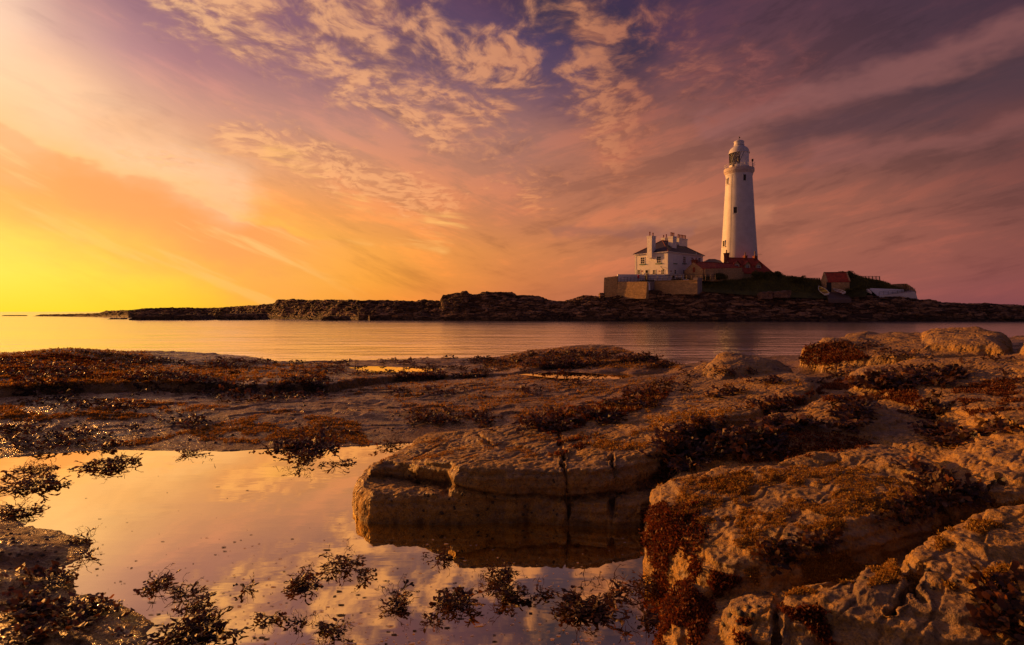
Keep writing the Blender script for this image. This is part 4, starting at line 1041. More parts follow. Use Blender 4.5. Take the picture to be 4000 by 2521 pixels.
chimney(c2, M2+r2*.3, g2, 1.2, .9, zr2-1.2, zat(988,161)-.2, 1, M_brick, M_brick, ph=.9)
chimney(c2, M2+r2*6.6, g2, .8, .75, zr2-.5, zat(1001,163), 1, M_buff, M_brick, ph=.9)
chimney(c2, M2+r2*9.9, g2, .85, .8, zr2-.5, zat(1002,164), 1, M_buff, M_brick, ph=1.3)
w2 = (Vector((*B2,0))-Vector((*A2,0))).length; slope = (zr2-ze2)/(w2/2)
# hipped right end
Bn = Vector((*B2,0))+r2*10.6; An = Vector((*A2,0))+r2*10.6; Rn = M2+r2*10.6; hip = r2*3.0
mb = MB(); o_ = g2*.25; zl = ze2-.05
mb.poly([V3(Bn+o_,zl),V3(Bn+o_+hip,zl),V3(Rn,zr2+.15)]); mb.poly([V3(Bn+o_+hip,zl),V3(An-o_+hip,zl),V3(Rn,zr2+.15)]); mb.poly([V3(An-o_+hip,zl),V3(An-o_,zl),V3(Rn,zr2+.15)]); mb.poly([V3(Bn+o_,zl-.02),V3(An-o_,zl-.02),V3(An-o_+hip,zl-.02),V3(Bn+o_+hip,zl-.02)])
mb.build('hip_roof', M_tile, c2)
mb = MB(); q = [Bn, Bn+hip*.92, An+hip*.92, An]; mb.hexa([V3(k,10.8) for k in q]+[V3(k,zl-.05) for k in q]); mb.build('end_wall', M_stone2, c2)
for px, pyc in ((2890,1031),(2932,1033),(2975,1036)):
    a = ff2.px(px)-.2; dz0 = ze2+1.35; mb = MB(); off = -1.0
    ff2.box(mb,a-.95,a+.95,ze2+.1,dz0+1.0,off-2.2,off)
    p = [ff2.pt(a-.95,dz0+1.0,off),ff2.pt(a+.95,dz0+1.0,off),ff2.pt(a,dz0+1.9,off)]
    b_ = len(mb.v); mb.v += [tuple(v) for v in p]; mb.f.append((b_,b_+1,b_+2))
    d_ = mb.build('dormer', M_stone2, c2)
    mb = MB(); dn = 3.2
    roofslab(mb,[ff2.pt(a-1.3,dz0+.8,off+.3),ff2.pt(a,dz0+2.02,off+.3),ff2.pt(a,dz0+2.02,off-dn),ff2.pt(a-1.3,dz0+.8,off-dn)][::-1],.1)
    roofslab(mb,[ff2.pt(a+1.3,dz0+.8,off+.3),ff2.pt(a,dz0+2.022,off+.3),ff2.pt(a,dz0+2.022,off-dn),ff2.pt(a+1.3,dz0+.8,off-dn)],.1)
    mb.build('dormer_roof', M_tile, d_)
    mb = MB()
    for u0,u1,v0,v1 in ((-.55,-.45,0,1),(.45,.55,0,1),(-.45,.45,0,.1),(-.45,.45,.9,1),(-.05,.05,.1,.9),(-.45,.45,.47,.53)):
        ff2.box(mb,a+u0,a+u1,dz0-.25+v0*1.15,dz0-.25+v1*1.15,off,off+.05)
    wn = mb.build('dormer_window', M_conc, d_) if False else mb.build('dormer_window', M_bwhite, c2)
    mb = MB(); ff2.box(mb,a-.45,a+.45,dz0-.15,dz0+.85,off-.02,off+.02); mb.build('pane', M_glass, wn)
ta = MB(); t0 = M2+r2*10.3; zt = zat(1000,164)
ta.tube([V3(t0,zr2),V3(t0,zt+.6)],.035,5); ta.tube([V3(t0,zt+.5),V3(t0+r2*2.0,zt+.5)],.025,5)
for k in range(4): ta.tube([V3(t0+r2*(.3+.45*k)-g2*.35,zt+.5),V3(t0+r2*(.3+.45*k)+g2*.35,zt+.5)],.018,4)
ta.build('aerial', M_dark, c2)

# ------------------------------------------------------------------ lighthouse
LY = 173.0; LX = (2887-2000)/F*LY; u = LY/F     # metres per photo pixel there
def lz(py): return zat(py, LY)
lh = empty('lighthouse', (LX,LY,10.5), label='tall white tapering lighthouse with domed lantern room above a gallery', cat='lighthouse')
c = (LX,LY,0)
mb = MB(); zs = []
for t in np.linspace(0,1,24):
    py = 1060+(690-1060)*t; tr = (1060-py)/(1060-690)
    rad = (71.5+(48.5-71.5)*(tr**.88)); zs.append((rad*u, lz(py)))
zs += [(50.2*u,lz(688)),(50.2*u,lz(685))]; mb.lathe(zs, c, 72); mb.build('tower', M_tower, lh, True)
mb = MB(); mb.lathe([(50.2*u,lz(685)),(51*u,lz(683)),(53*u,lz(679)),(54*u,lz(676)),(56*u,lz(674)),(56*u,lz(663)),(54.5*u,lz(661.5)),(0,lz(661))], c, 72)
mb.build('gallery_deck', M_deck, lh)
lr = 36*u
mb = MB(); mb.lathe([(lr+.08,lz(662)),(lr+.08,lz(648)),(lr-.15,lz(647)),(lr-.15,lz(648))], c, 48); mb.build('lantern_base', M_white, lh)
# solid landward panels of the lantern room
mb = MB(); mb.lathe([(lr,lz(648)),(lr,lz(601)),(lr-.12,lz(601)),(lr-.12,lz(648))], c, 40, R(-128+22), R(150)); mb.build('blank_panel', M_white, lh)
# diamond astragals
mb = MB(); nA = 22
for k in range(nA):
    th = 2*math.pi*k/nA
    if -106 < math.degrees(th if th < math.pi else th-2*math.pi) < 150 : continue
    for s_ in (-1,1):
        pts = []
        for q in range(9):
            t = q/8; an = th+s_*t*2*math.pi/nA*2.0
            pts.append((LX+lr*math.cos(an), LY+lr*math.sin(an), lz(648)+(lz(601)-lz(648))*t))
        mb.tube(pts, .055, 5, cap=False)
mb.build('astragals', M_dark, lh)
mg, g, out = newmat('lantern glass'); b = g.new('ShaderNodeBsdfGlossy', {'Color': (.9,.9,.9,1), 'Roughness': .02}); t_ = g.new('ShaderNodeBsdfTransparent'); mxs = g.new('ShaderNodeMixShader', {0: .12}); g.l.new(t_.outputs[0], mxs.inputs[1]); g.l.new(b.outputs[0], mxs.inputs[2]); g.l.new(mxs.outputs[0], out.inputs[0])
mb = MB(); mb.lathe([(lr-.06,lz(648)),(lr-.06,lz(601))], c, 40, R(150), R(254)); mb.build('lantern_pane', mg, lh, True)
mb = MB(); mb.lathe([(0,lz(647)),(.6,lz(647)),(.6,lz(643)),(.35,lz(641)),(.75,lz(636)),(.95,lz(628)),(.95,lz(620)),(.75,lz(612)),(.3,lz(608)),(0,lz(607))], (LX+.35,LY,0), 20); mb.build('lens', M_dark, lh, True)
dm = [(38.8*u,lz(602)),(38.8*u,lz(599.5)),(37*u,lz(597))]
for k in range(1,9):
    t = k/9*math.pi/2; dm.append(((37*math.cos(t)**.9 if 37*math.cos(t)**.9>18 else 18)*u, lz(597-27*math.sin(t))))
dm += [(18*u,lz(571)),(19.6*u,lz(570)),(19.6*u,lz(568)),(18.2*u,lz(567)),(18.2*u,lz(556)),(19.2*u,lz(555.5)),(19*u,lz(554)),(14*u,lz(551)),(7*u,lz(549)),(0,lz(548.5))]
mb = MB(); mb.lathe(dm, c, 48); dome = mb.build('dome', M_tower, lh, True)
mb = MB(); mb.tube([(LX,LY,lz(549)),(LX,LY,lz(533))], .07, 6); mb.box((LX+.15,LY,lz(538)),(.35,.06,.35)); mb.build('weather_vane', M_dark, dome)
mb = MB()
for k in range(24):
    th = 2*math.pi*k/24; x_, y_ = LX+54*u*math.cos(th), LY+54*u*math.sin(th); mb.tube([(x_,y_,lz(662)),(x_,y_,lz(647))], .05, 5)
for hh in (647,654):
    mb.tube([(LX+54*u*math.cos(a),LY+54*u*math.sin(a),lz(hh)) for a in np.linspace(0,2*math.pi,49)], .035, 5, cap=False)
mb.build('gallery_railing', M_bwhite, lh)
mb = MB(); x_ = LX+(2934-2887)*u; mb.tube([(x_,LY-1,lz(662)),(x_,LY-1,lz(635))],.09,6); mb.box((x_,LY-1,lz(630)),(.42,.42,.75)); mb.tube([(x_,LY-1,lz(642)),(x_+.7,LY-1,lz(641)),(x_+.7,LY-1,lz(636))],.05,5); mb.tube([(x_+.3,LY-1,lz(649)),(x_+.9,LY-1,lz(648))],.05,5); mb.build('signal_mast', M_dark, lh)
x_ = LX+(2835-2887)*u; mb = MB(); mb.tube([(x_,LY-.6,lz(662)),(x_,LY-.6,lz(648)),(x_-.25,LY-.6,lz(645)),(x_-.1,LY-.6,lz(649))],.05,5); mb.build('antenna', M_dark, lh)
mb = MB(); mb.box((LX-2.75,LY-2.6,lz(656)),(.6,.4,.75)); mb.build('equipment_box', M_dark, lh)
def towwin(px, py0, py1, w_, arch=False):
    rad = np.interp((py0+py1)/2, [690,1060],[48.5,71.5])*u; s_ = (px-2887)/ (np.interp((py0+py1)/2, [690,1060],[48.5,71.5]))
    th = math.asin(max(-.97,min(.97,s_))); cdir = Vector((LX,LY,0)).normalized(); lat = Vector((cdir.y,-cdir.x,0))
    n = lat*math.sin(th)-cdir*math.cos(th); t = Vector((-n.y,n.x,0)); 
    f = Face((LX+n.x*rad-t.x*0, LY+n.y*rad-t.y*0), t, n)
    z0, z1 = lz(py1), lz(py0); mb = MB(); wd = w_*u
    f.box(mb,-wd/2-.16,-wd/2,z0-.1,z1+.16,-.4,.10); f.box(mb,wd/2,wd/2+.16,z0-.1,z1+.16,-.4,.10); f.box(mb,-wd/2,wd/2,z1,z1+.16,-.4,.10); f.box(mb,-wd/2-.45,wd/2+.45,z0-.26,z0-.1,-.4,.18)
    o = mb.build('window', M_tower, lh)
    mb = MB(); f.box(mb,-wd/2,wd/2,z0-.1,z1,-.4,.05); mb.build('pane', M_glass, o)
    mb = MB(); f.box(mb,-.05,.05,z0-.05,z1-.05,.0,.08); f.box(mb,-wd/2+.02,wd/2-.02,(z0+z1)/2-.04,(z0+z1)/2+.04,.002,.075); mb.build('glazing_bar', M_wood, o)
towwin(2906.5,694,716,10); towwin(2845,700,722,9); towwin(2874,818,840,12); towwin(2832,943,964,12)
mb = MB()
pts = []
for py in np.linspace(688,1020,10):
    rad = np.interp(py,[690,1060],[48.5,71.5])*u; th = math.asin(-.52); cdir = Vector((LX,LY,0)).normalized(); lat = Vector((cdir.y,-cdir.x,0)); n = lat*math.sin(th)-cdir*math.cos(th)
    pts.append((LX+n.x*(rad+.02),LY+n.y*(rad+.02),lz(py)))
mb.tube(pts,.03,5); mb.build('lightning_conductor', M_conc, lh)

# ------------------------------------------------------------------ hut, boats, slip, sea wall, fences, blocks
A3 = W(3206,0,152.6)[:2]; B3 = W(3229,0,148.8)[:2]
h3, gf3, ff3, M3, g3, r3 = cottage('stone_hut', A3, B3, 5.6, 7.2, zat(1102,149), zat(1068,151), 'small stone boat hut with red roof and dark door above the slipway', M_stone2, over=.1)
a = ff3.px(3238); mb = MB(); ff3.box(mb,a-.6,a+.6,7.4,zat(1103,149.3),-.02,.05); mb.build('door', M_dark, h3)
for o_ in (-.02, 5.5):
    for s_, e_ in ((Vector((*A3,0)),-1),(Vector((*B3,0)),1)):
        p0 = s_+r3*o_; p1 = M3+r3*o_; zz0, zz1 = zat(1102,149)+.06, zat(1068,151)+.06
        mb = MB(); mb.hexa([V3(p0,zz0),V3(p0+r3*.3,zz0),V3(p1+r3*.3,zz1),V3(p1,zz1),V3(p0,zz0+.28),V3(p0+r3*.3,zz0+.28),V3(p1+r3*.3,zz1+.28),V3(p1,zz1+.28)]); mb.build('gable_coping', M_stone2, h3)
def boat(bow, stern, beam, hull_m, band_m, in_m, seats, label, seatm):
    bow = Vector(W(*bow)); st_ = Vector(W(*stern)); x_ = (bow-st_); L = x_.length; x_.normalize()
    y_ = Vector((0,0,1)).cross(x_).normalized(); z_ = x_.cross(y_)
    tilt = Matrix.Rotation(R(-14), 3, x_); y_ = tilt @ y_; z_ = tilt @ z_
    root = empty('rowing_boat', tuple(st_), label=label, cat='boat')
    def P(t, a, ins):    # t along, a -1..1 around the section
        w_ = beam/2*(1-max(0,(t-.35)/.65)**2.2)*(.80+.2*min(1,t/.35)); d = .50*(1-.25*t)+.0
        th = a*math.pi/2; yy = w_*math.copysign(abs(math.sin(th))**.75, th); zz_ = -d*abs(math.cos(th))**.8+.20*t*t
        if ins: yy *= .90; zz_ = zz_*.86
        return st_+x_*(L*t)+y_*yy+z_*(zz_+.55)
    for nm, ins, mt in (('hull',False,hull_m),('inner_hull',True,in_m)):
        mb = MB(); n, m_ = 14, 16
        for i in range(n+1):
            for j in range(m_+1): mb.v.append(tuple(P(i/n, -1+2*j/m_, ins)))
        for i in range(n):
            for j in range(m_): mb.f.append((i*(m_+1)+j,(i+1)*(m_+1)+j,(i+1)*(m_+1)+j+1,i*(m_+1)+j+1))
        mb.f.append(tuple(range(m_+1)))
        mb.build(nm, mt, root, True)
    mb = MB()
    for s_ in (-1,1): mb.tube([P(t,s_,False)*.5+P(t,s_,True)*.5 for t in np.linspace(0,1,12)], .055, 5)
    mb.tube([P(0,-1,False),P(0,1,False)],.05,5); mb.build('gunwale', band_m, root)
    for t in seats:
        mb = MB(); a_, b_ = P(t,-.72,True), P(t,.72,True); mb.hexa([a_,b_,b_+x_*.28,a_+x_*.28,a_+z_*.05,b_+z_*.05,b_+x_*.28+z_*.05,a_+x_*.28+z_*.05]); mb.build('thwart', seatm, root)
    mb = MB(); a_, b_, c_, d_ = P(0,-.95,False), P(0,.95,False), P(0,.5,False), P(0,-.5,False); mb.hexa([d_-x_*.05,c_-x_*.05,c_+x_*.05,d_+x_*.05,a_-x_*.05,b_-x_*.05,b_+x_*.05,a_+x_*.05]); mb.build('transom', band_m, root)
    return root
boat((3199,1128,149.2),(3229,1155,144.9),1.75,M_yel,M_bwhite,M_yel,(.25,.62),'yellow rowing boat with white transom hauled out below the hut',M_bred)
boat((3257,1139,148.4),(3296,1150,145.0),1.45,M_bred,M_bwhite,M_tan,(.3,.6),'white-rimmed dark red rowing boat on the slipway below the hut',M_bwhite)
mb = MB(); n_ = 10
for i in range(n_):
    t0_, t1_ = i/n_, (i+1)/n_
    def sl_(t, s): return W(3226+10*t+ s*(76+14*t) , 1138+32*t, 149.2-5.4*t)
    mb.hexa([Vector(sl_(t0_,0))-Vector((0,0,.9)),Vector(sl_(t0_,1))-Vector((0,0,.9)),Vector(sl_(t1_,1))-Vector((0,0,.9)),Vector(sl_(t1_,0))-Vector((0,0,.9)),sl_(t0_,0),sl_(t0_,1),sl_(t1_,1),sl_(t1_,0)])
tag(mb.build('slipway', pmat('wet slipway concrete', (.15,.10,.09), .7)), kind='structure')
def quadwall(name, pts, th, mat, label=None, cat=None, parent=None):
    P = [Vector(W(*p)) for p in pts]; n = len(P); mb = MB(); mb.v = [tuple(p) for p in P]+[tuple(p+Vector((th*.3,th,0))) for p in P]
    mb.f = [tuple(range(n))[::-1], tuple(range(n,2*n))]+[(i,(i+1)%n,n+(i+1)%n,n+i) for i in range(n)]
    o = mb.build(name, mat, parent); 
    if label: tag(o, label, cat)
    return o
sw = empty('sea_wall', W(3490,1150,147), label='white painted sea wall and ramp ending in a rounded lookout', cat='sea wall')
quadwall('upper_wall', [(3392,1126,149),(3531,1131,151.5),(3531,1150,151.5),(3430,1158,148)], .4, M_white, parent=sw)
quadwall('lower_wall', [(3436,1154,146),(3505,1148,146.2),(3574,1139.5,146.6),(3579,1150,146.8),(3586,1174,147),(3560,1172,146.8),(3436,1162,146)], .4, M_white, parent=sw)
quadwall('wing_wall', [(3378,1120,148.4),(3386,1120,148.6),(3406,1142,146.6),(3406,1150,146.6),(3386,1140,148)], .35, M_white, parent=sw)
mb = MB(); mb.poly([W(3438,1155,146.3),W(3574,1141,146.9),W(3560,1134,151.6),W(3531,1140,151.4),W(3436,1156,148)]); mb.build('ramp', M_conc, sw)
mb = MB(); P0 = []
cw = Vector(W(3530,1140,151))
for i, (px, pt, pb, Y) in enumerate([(3486,1110.5,1118,155),(3512,1109,1124,156),(3540,1108.5,1130,156.5),(3556,1118,1136,154),(3568,1128,1142,151),(3577,1139,1150,147.6)]):
    P0.append((Vector(W(px,pt,Y)), Vector(W(px,pb+6,Y))))
for (a,b),(c_,d) in zip(P0,P0[1:]):
    o_ = Vector((.3,.25,0)); mb.hexa([b,d,d+o_,b+o_,a,c_,c_+o_,a+o_])
mb.build('lookout_parapet', M_stone, sw)
railing([(3434,1153,145.9),(3520,1146,146.2),(3574,1139,146.6)], .85, 9, 2, M_metal, 'railing along the lower white ramp wall', r=.04)
railing([(3540,1138,150),(3566,1136,148.6)], .9, 4, 2, M_metal, 'short railing at the rounded end of the sea wall', r=.04)
railing([(3149,1099,153),(3202,1099,153)], .85, 6, 2, M_wood, 'timber rail fence left of the stone hut', cat='fence', flat=True)
railing([(3352,1094,158),(3436,1095,158)], 1.05, 7, 2, M_wood, 'timber rail fence on the skyline right of the hut', cat='fence', flat=True)
def rockblock(px, py, Y, sx, sy, sz, rz, mat, label, seed, name='stone_block'):
    bm = bmesh.new(); bmesh.ops.create_cube(bm, size=1); bmesh.ops.subdivide_edges(bm, edges=bm.edges[:], cuts=7, use_grid_fill=True)
    co = np.array([v.co[:] for v in bm.verts]); co = np.sign(co)*np.abs(co)**.9
    co = co*(1-.16*(np.linalg.norm(co,axis=1)[:,None]-.5)); co *= np.array([sx,sy,sz])
    d = fbm(co[:,0]*1.1+seed*7,co[:,1]*1.1,co[:,2]*1.6,3); dn = co/(np.linalg.norm(co,axis=1)[:,None]+1e-6); co = co+dn*d[:,None]*min(sx,sz)*.35
    co[:,2] = np.where(co[:,2]>0, co[:,2]+co[:,0]*.08*math.sin(seed), co[:,2])
    for v, q in zip(bm.verts, co): v.co = q
    me = bpy.data.meshes.new(name); bm.to_mesh(me); bm.free(); me.materials.append(mat)
    o = bpy.data.objects.new(name, me); COL.objects.link(o); x,y,z = W(px,py,Y); o.location = (x,y,z); o.rotation_euler = (0,0,rz); tag(o, label, 'rock'); return o
M_block = pmat('pinkish quarried block', (.24,.14,.095), .85, col2=(.12,.065,.045), vscale=.9, bump=.08, bscale=2)
rockblock(2990,1155,146.2,2.9,2.2,1.7,.1,M_block,'square pinkish stone block below the bank, left of the long block',1)
rockblock(3050,1151,146.4,4.1,2.4,1.6,-.1,M_block,'long pinkish stone block below the concrete pillbox',2)
rockblock(2545,1150,147.3,3.2,2.0,1.9,.2,M_irock,'dark squared rock at the foot of the golden wall',3,'fallen_rock')
rockblock(2350,1156,149.5,1.2,1.1,1.3,.2,M_irock,'small dark standing stone left of the battered wall',14,'fallen_rock')
mb = MB(); wallq(mb,(3056,150.4),(3102,151.2),1152,1114,1150,1115.5,2.5,.0); tag(mb.build('pillbox', M_conc), 'square grey concrete block half buried in the grassy bank', 'pillbox')
rr = np.random.RandomState(11)
spots = [(1455,1243,158.5,1.9,1.3),(1580,1228,161,1.6,2.4),(1548,1240,158.5,2.0,1.4),(1830,1230,154,2.6,1.6),(2065,1222,152,3.8,1.8),(2010,1243,148,2.2,1.2),(2240,1240,146,2.6,1.2),(2450,1236,144.5,2.2,1.1),(2570,1205,147,1.6,1.8),(2700,1228,143.5,2.8,1.4),(2800,1246,140.5,2.1,1.0),(2905,1214,144,2.4,1.3),(3040,1236,141,2.2,1.0),(3150,1215,143,2.4,1.0),(3290,1240,140.5,2.0,.9),(3450,1220,141.5,2.6,1.0),(3600,1236,140,2.0,.9),(3790,1228,140,2.2,.9),(3930,1240,138.5,1.9,.8)]
names_ = ['low in the tip below the red-lit cliff','upright and ochre, catching the sun near the water','squat and ochre beside the upright one','in mid shore below the highest crag','wide and rounded below the dip in the skyline','low by the water below the dip','by the water left of the battered wall','at the waterline under the battered wall','upright under the grey buttress','broad below the square pillar','at the waterline below the domed bush','mid shore below the cottages','near the water below the square block','mid shore below the yellow boat','at the waterline below the hut','mid shore below the sea wall ramp','at the waterline below the rounded lookout','on the low right shore','near the water at the right end']
for k, ((px,py,Y,sx,sz), nn) in enumerate(zip(spots, names_)):
    o = rockblock(px,py,Y,sx,sx*.8,sz,rr.rand()*3,M_ochre if k in (1,2) else M_irock,'shore rock '+nn,20+k,'shore_rock'); o['group'] = 'rocks fallen along the island shore'
# islets at the left
def islet(px0, px1, pyw, pyt, label, seed, dpt=5, par=None):
    Y = CZ*F/(pyw-HOR); X0, X1 = (px0-2000)/F*Y, (px1-2000)/F*Y; H = (pyw-pyt)/F*Y; n, m_ = 120, 60
    s = np.linspace(-1.06,1.06,n)[:,None]*np.ones((1,m_)); t = np.ones((n,1))*np.linspace(-1.1,1.1,m_)[None,:]
    X = (X0+X1)/2+s*(X1-X0)/2; Yy = Y+dpt/2+t*dpt/2
    e = 1-np.maximum(np.abs(s+.05*perlin(Yy*.6,X*.1+seed)), np.abs(t+.15*perlin(X*.5+seed,Yy*.3)))**1.2
    z = H*sst(0,.32,e)*(.8+.5*fbm(X*.25+seed,Yy*.3,None,4))+.15*perlin(X*2,Yy*2)
    st2 = .45; qq = z/st2; z = (np.floor(qq)+sst(.55,.95,qq-np.floor(qq)))*st2*.7+z*.3-.5*(1-sst(0,.1,e))
    o = gridmesh('islet', X, Yy, z, M_irock, smooth=False); tag(o, label, 'islet'); return o
islet(490,800,1251,1224,'larger dark islet off the left point, its right face lit ochre',1,9)
islet(832,1022,1250,1222,'low flat islet between the larger islet and the little one',2,7)
islet(1248,1362,1253,1234,'little dark islet standing clear of the shore',3,4)
islet(1195,1222,1252,1247,'tiny rock just breaking the water left of the little islet',4,1.5)
islet(412,486,1248,1243,'thin reef just awash with a gull standing on it',5,3)
islet(0,95,1235,1231,'faint low reef at the far left of the water',6,4)
# gull
gx, gy, gz = W(468,1242,178); gl_ = empty('gull', (gx,gy,gz), label='small dark gull standing on the awash reef', cat='bird')
mb = MB(); prof_ = [(-.34,.02,.10),(-.26,.06,.13),(-.10,.11,.17),(.05,.12,.20),(.16,.09,.25),(.22,.055,.31),(.27,.06,.37),(.32,.05,.39),(.36,.02,.385)]
for k in range(len(prof_)-1):
    pass
b0 = 0
for (x_, r_, z_) in prof_:
    for q in range(10):
        th = 2*math.pi*q/10; mb.v.append((gx+x_, gy+r_*math.cos(th), gz+z_+.10+r_*math.sin(th)))
for i in range(len(prof_)-1):
    for q in range(10): mb.f.append((i*10+q,i*10+(q+1)%10,(i+1)*10+(q+1)%10,(i+1)*10+q))
mb.f.append(tuple(range(10))[::-1]); mb.f.append(tuple(range(80,90)))
M_gull = pmat('grey gull plumage', (.30,.26,.25), .8); mb.build('body', M_gull, gl_, True)
mb = MB(); mb.tube([(gx+.36,gy,gz+.485),(gx+.44,gy,gz+.46)],.018,5,.006); mb.build('beak', M_yel, gl_)
for s_ in (-.04,.04): mb = MB(); mb.tube([(gx,gy+s_,gz+.2),(gx,gy+s_,gz-.1)],.012,4); mb.build('leg', M_tan, gl_)

# ------------------------------------------------------------------ seaweed
def weedmat(name, dark, mid, lit, rough):
    m, g, out = newmat(name)
    t = g.attr('tint'); P = g.new('ShaderNodeNewGeometry').outputs['Position']
    c = g.ramp(t, [(0,dark),(.5,mid),(.8,mid),(1,lit)])
    n = g.noise(P, 90, 3, .6)
    bp = g.new('ShaderNodeBump', {'Strength': .7, 'Distance': .004, 'Height': n})
    b = g.new('ShaderNodeBsdfPrincipled', {'Base Color': c, 'Roughness': rough, 'Specular IOR Level': .42, 'Normal': bp.outputs[0]})
    tr = g.new('ShaderNodeBsdfTranslucent', {'Color': g.mix(1.0, c, (1.6,1.2,.8), 'MULTIPLY')})
    mxs = g.new('ShaderNodeMixShader', {0: .28}); g.l.new(b.outputs[0], mxs.inputs[1]); g.l.new(tr.outputs[0], mxs.inputs[2])
    g.l.new(mxs.outputs[0], out.inputs[0]); return m
M_weed = weedmat('wet brown wrack', (.018,.010,.006), (.10,.045,.014), (.36,.16,.03), .50)
M_red = weedmat('rusty red weed', (.045,.012,.005), (.15,.045,.012), (.32,.13,.025), .65)
M_moss = weedmat('yellow green film weed', (.12,.065,.012), (.38,.22,.03), (.68,.42,.07), .7)
def frond(seed, levels=4, seg=.035, wid=.009, spread=.55, curl=.5):
    """one limp forking frond lying roughly along +x; returns verts, quads, tip factor"""
    r = np.random.RandomState(seed); V = []; Fq = []; Tp = []; U = np.array([0,0,1.])
    def grow(p, an, lv, w, z, twist):
        a = None; n = 3; bend = r.randn()*.22
        for k in range(n+1):
            t = k/n; twist += r.randn()*.35; twist *= .8
            d = np.array([math.cos(an), math.sin(an), 0]); side = np.array([-math.sin(an), math.cos(an), 0])*math.cos(twist)+U*math.sin(twist)
            ww = w*((.55+.5*math.sin(math.pi*min(1,t+.15))) if lv else (.7,1.15,1.25,.45)[k])*(.85+.3*r.rand())
            q = p+U*z; V.append(q-side*ww); V.append(q+side*ww); Tp.extend([1-lv/levels+.15*t]*2)
            b = len(V)-2
            if a is not None: Fq.append((a,a+1,b+1,b))
            a = b
            if k < n:
                an += bend+r.randn()*.16; z = max(0, z+r.randn()*.006*curl*2+(.004*curl if lv else -.004))
                p = p+np.array([math.cos(an), math.sin(an), 0])*seg*.62*(.7+.6*r.rand())
        if lv > 0:
            for s_ in (-1,1):
                if r.rand() < .88: grow(p, an+s_*spread*(.5+.8*r.rand()), lv-1, w*.93, z, twist)
    grow(np.zeros(3), 0, levels, wid, .003, 0)
    return np.array(V,np.float32), np.array(Fq,np.int32), np.array(Tp,np.float32)
FR = {'big': [frond(s,3,.052,.015,.42,.8) for s in range(8)],
      'mid': [frond(s+30,2,.048,.027,.6,1.1) for s in range(12)],
      'low': [frond(s+60,2,.050,.028,.6,1.0) for s in range(8)],
      'thin': [frond(s+90,3,.045,.0045,.6,2.0) for s in range(6)]}
class Heap:
    def __init__(s): s.V=[]; s.F=[]; s.T=[]; s.n=0
    def put(s, kind, p, n, az, sc_, r, tip=0, tint=None):
        V, Fq, Tp = FR[kind][r.randint(len(FR[kind]))]
        n = np.array(n, float); n /= np.linalg.norm(n)
        t = np.array([math.cos(az), math.sin(az), 0]); t = t-n*np.dot(t,n); t /= np.linalg.norm(t); b = np.cross(n,t)
        t2 = t*math.cos(tip)+n*math.sin(tip); n2 = n*math.cos(tip)-t*math.sin(tip)
        M = np.stack([t2,b,n2],1)
        s.V.append((V*sc_)@M.T+np.array(p)); s.F.append(Fq+s.n); s.n += len(V)
        base_t = r.rand()**2*.75 if tint is None else tint
        s.T.append(np.clip(base_t+.35*Tp*r.rand()**1.5,0,1))
    def build(s, name, mat, loc=None):
        V = np.concatenate(s.V); 
        if loc is not None: V = V-np.array(loc)
        o = mesh_np(name, V, np.concatenate(s.F), mat, attrs={'tint': np.concatenate(s.T)}, smooth=True)
        if loc is not None: o.location = loc
        return o
def inpoly(px, py, P):
    ins = False; n = len(P)
    for i in range(n):
        ax, ay = P[i]; bx, by = P[(i+1)%n]
        if (ay > py) != (by > py) and px < ax+(py-ay)/(by-ay)*(bx-ax): ins = not ins
    return ins
def inpolyv(px, py, P):
    ins = np.zeros(px.shape, bool); n = len(P)
    for i in range(n):
        ax, ay = P[i]; bx, by = P[(i+1)%n]
        if ay == by: continue
        ins ^= ((ay > py) != (by > py)) & (px < ax+(py-ay)/(by-ay)*(bx-ax))
    return ins
def scatter(P, n, r, gate=None):
    """n ground points seen inside a photo outline, thinned by a patchy noise"""
    xs_ = [p[0] for p in P]; ys_ = [p[1] for p in P]
    px = r.uniform(min(xs_),max(xs_),n*5); py = r.uniform(min(ys_),max(ys_),n*5)
    k = inpolyv(px,py,P); px, py = px[k], py[k]
    i = np.round((px-pxf[0])/(pxf[-1]-pxf[0])*(NCC-1)).astype(int); ok = (i>=0)&(i<NCC); i, py = i[ok], py[ok]
    j = np.array([np.searchsorted(-runmin[a], -b) for a, b in zip(i,py)], int); ok = j < NR; i, j = i[ok], j[ok]
    X, Y, Z = Xv[i,j], Yv[i,j], Zv[i,j]; ok = Z > POOLZ-.02
    if gate is not None: ok &= fbm(X*gate[0], Y*gate[0], None, 3) > gate[1]
    i, j = i[ok][:n], j[ok][:n]
    return [((Xv[a,b],Yv[a,b],Zv[a,b]), Ng[a,b], int(IDv[a,b])) for a, b in zip(i,j)]
r = np.random.RandomState(42)
heapA = Heap(); heapR = Heap()
def carpet(P, n, kind, sc_, gate=None, up=.35, heap=None, lift=.004, tint=None):
    heap = heap or heapA
    for (p, nn, idd) in scatter(P, int(n*.6), r, (gate[0],gate[1]+.10) if gate else None):
        s_ = sc_*(.55 if p[1] < 7 else .40)*(.5+.9*r.rand()); nn = np.array(nn)+np.array([0,0,.2])+r.randn(3)*.12
        heap.put(kind, (p[0],p[1],p[2]+lift+.012*r.rand()), nn, r.rand()*6.28, s_, r, tip=up*abs(r.randn())*.6, tint=tint)
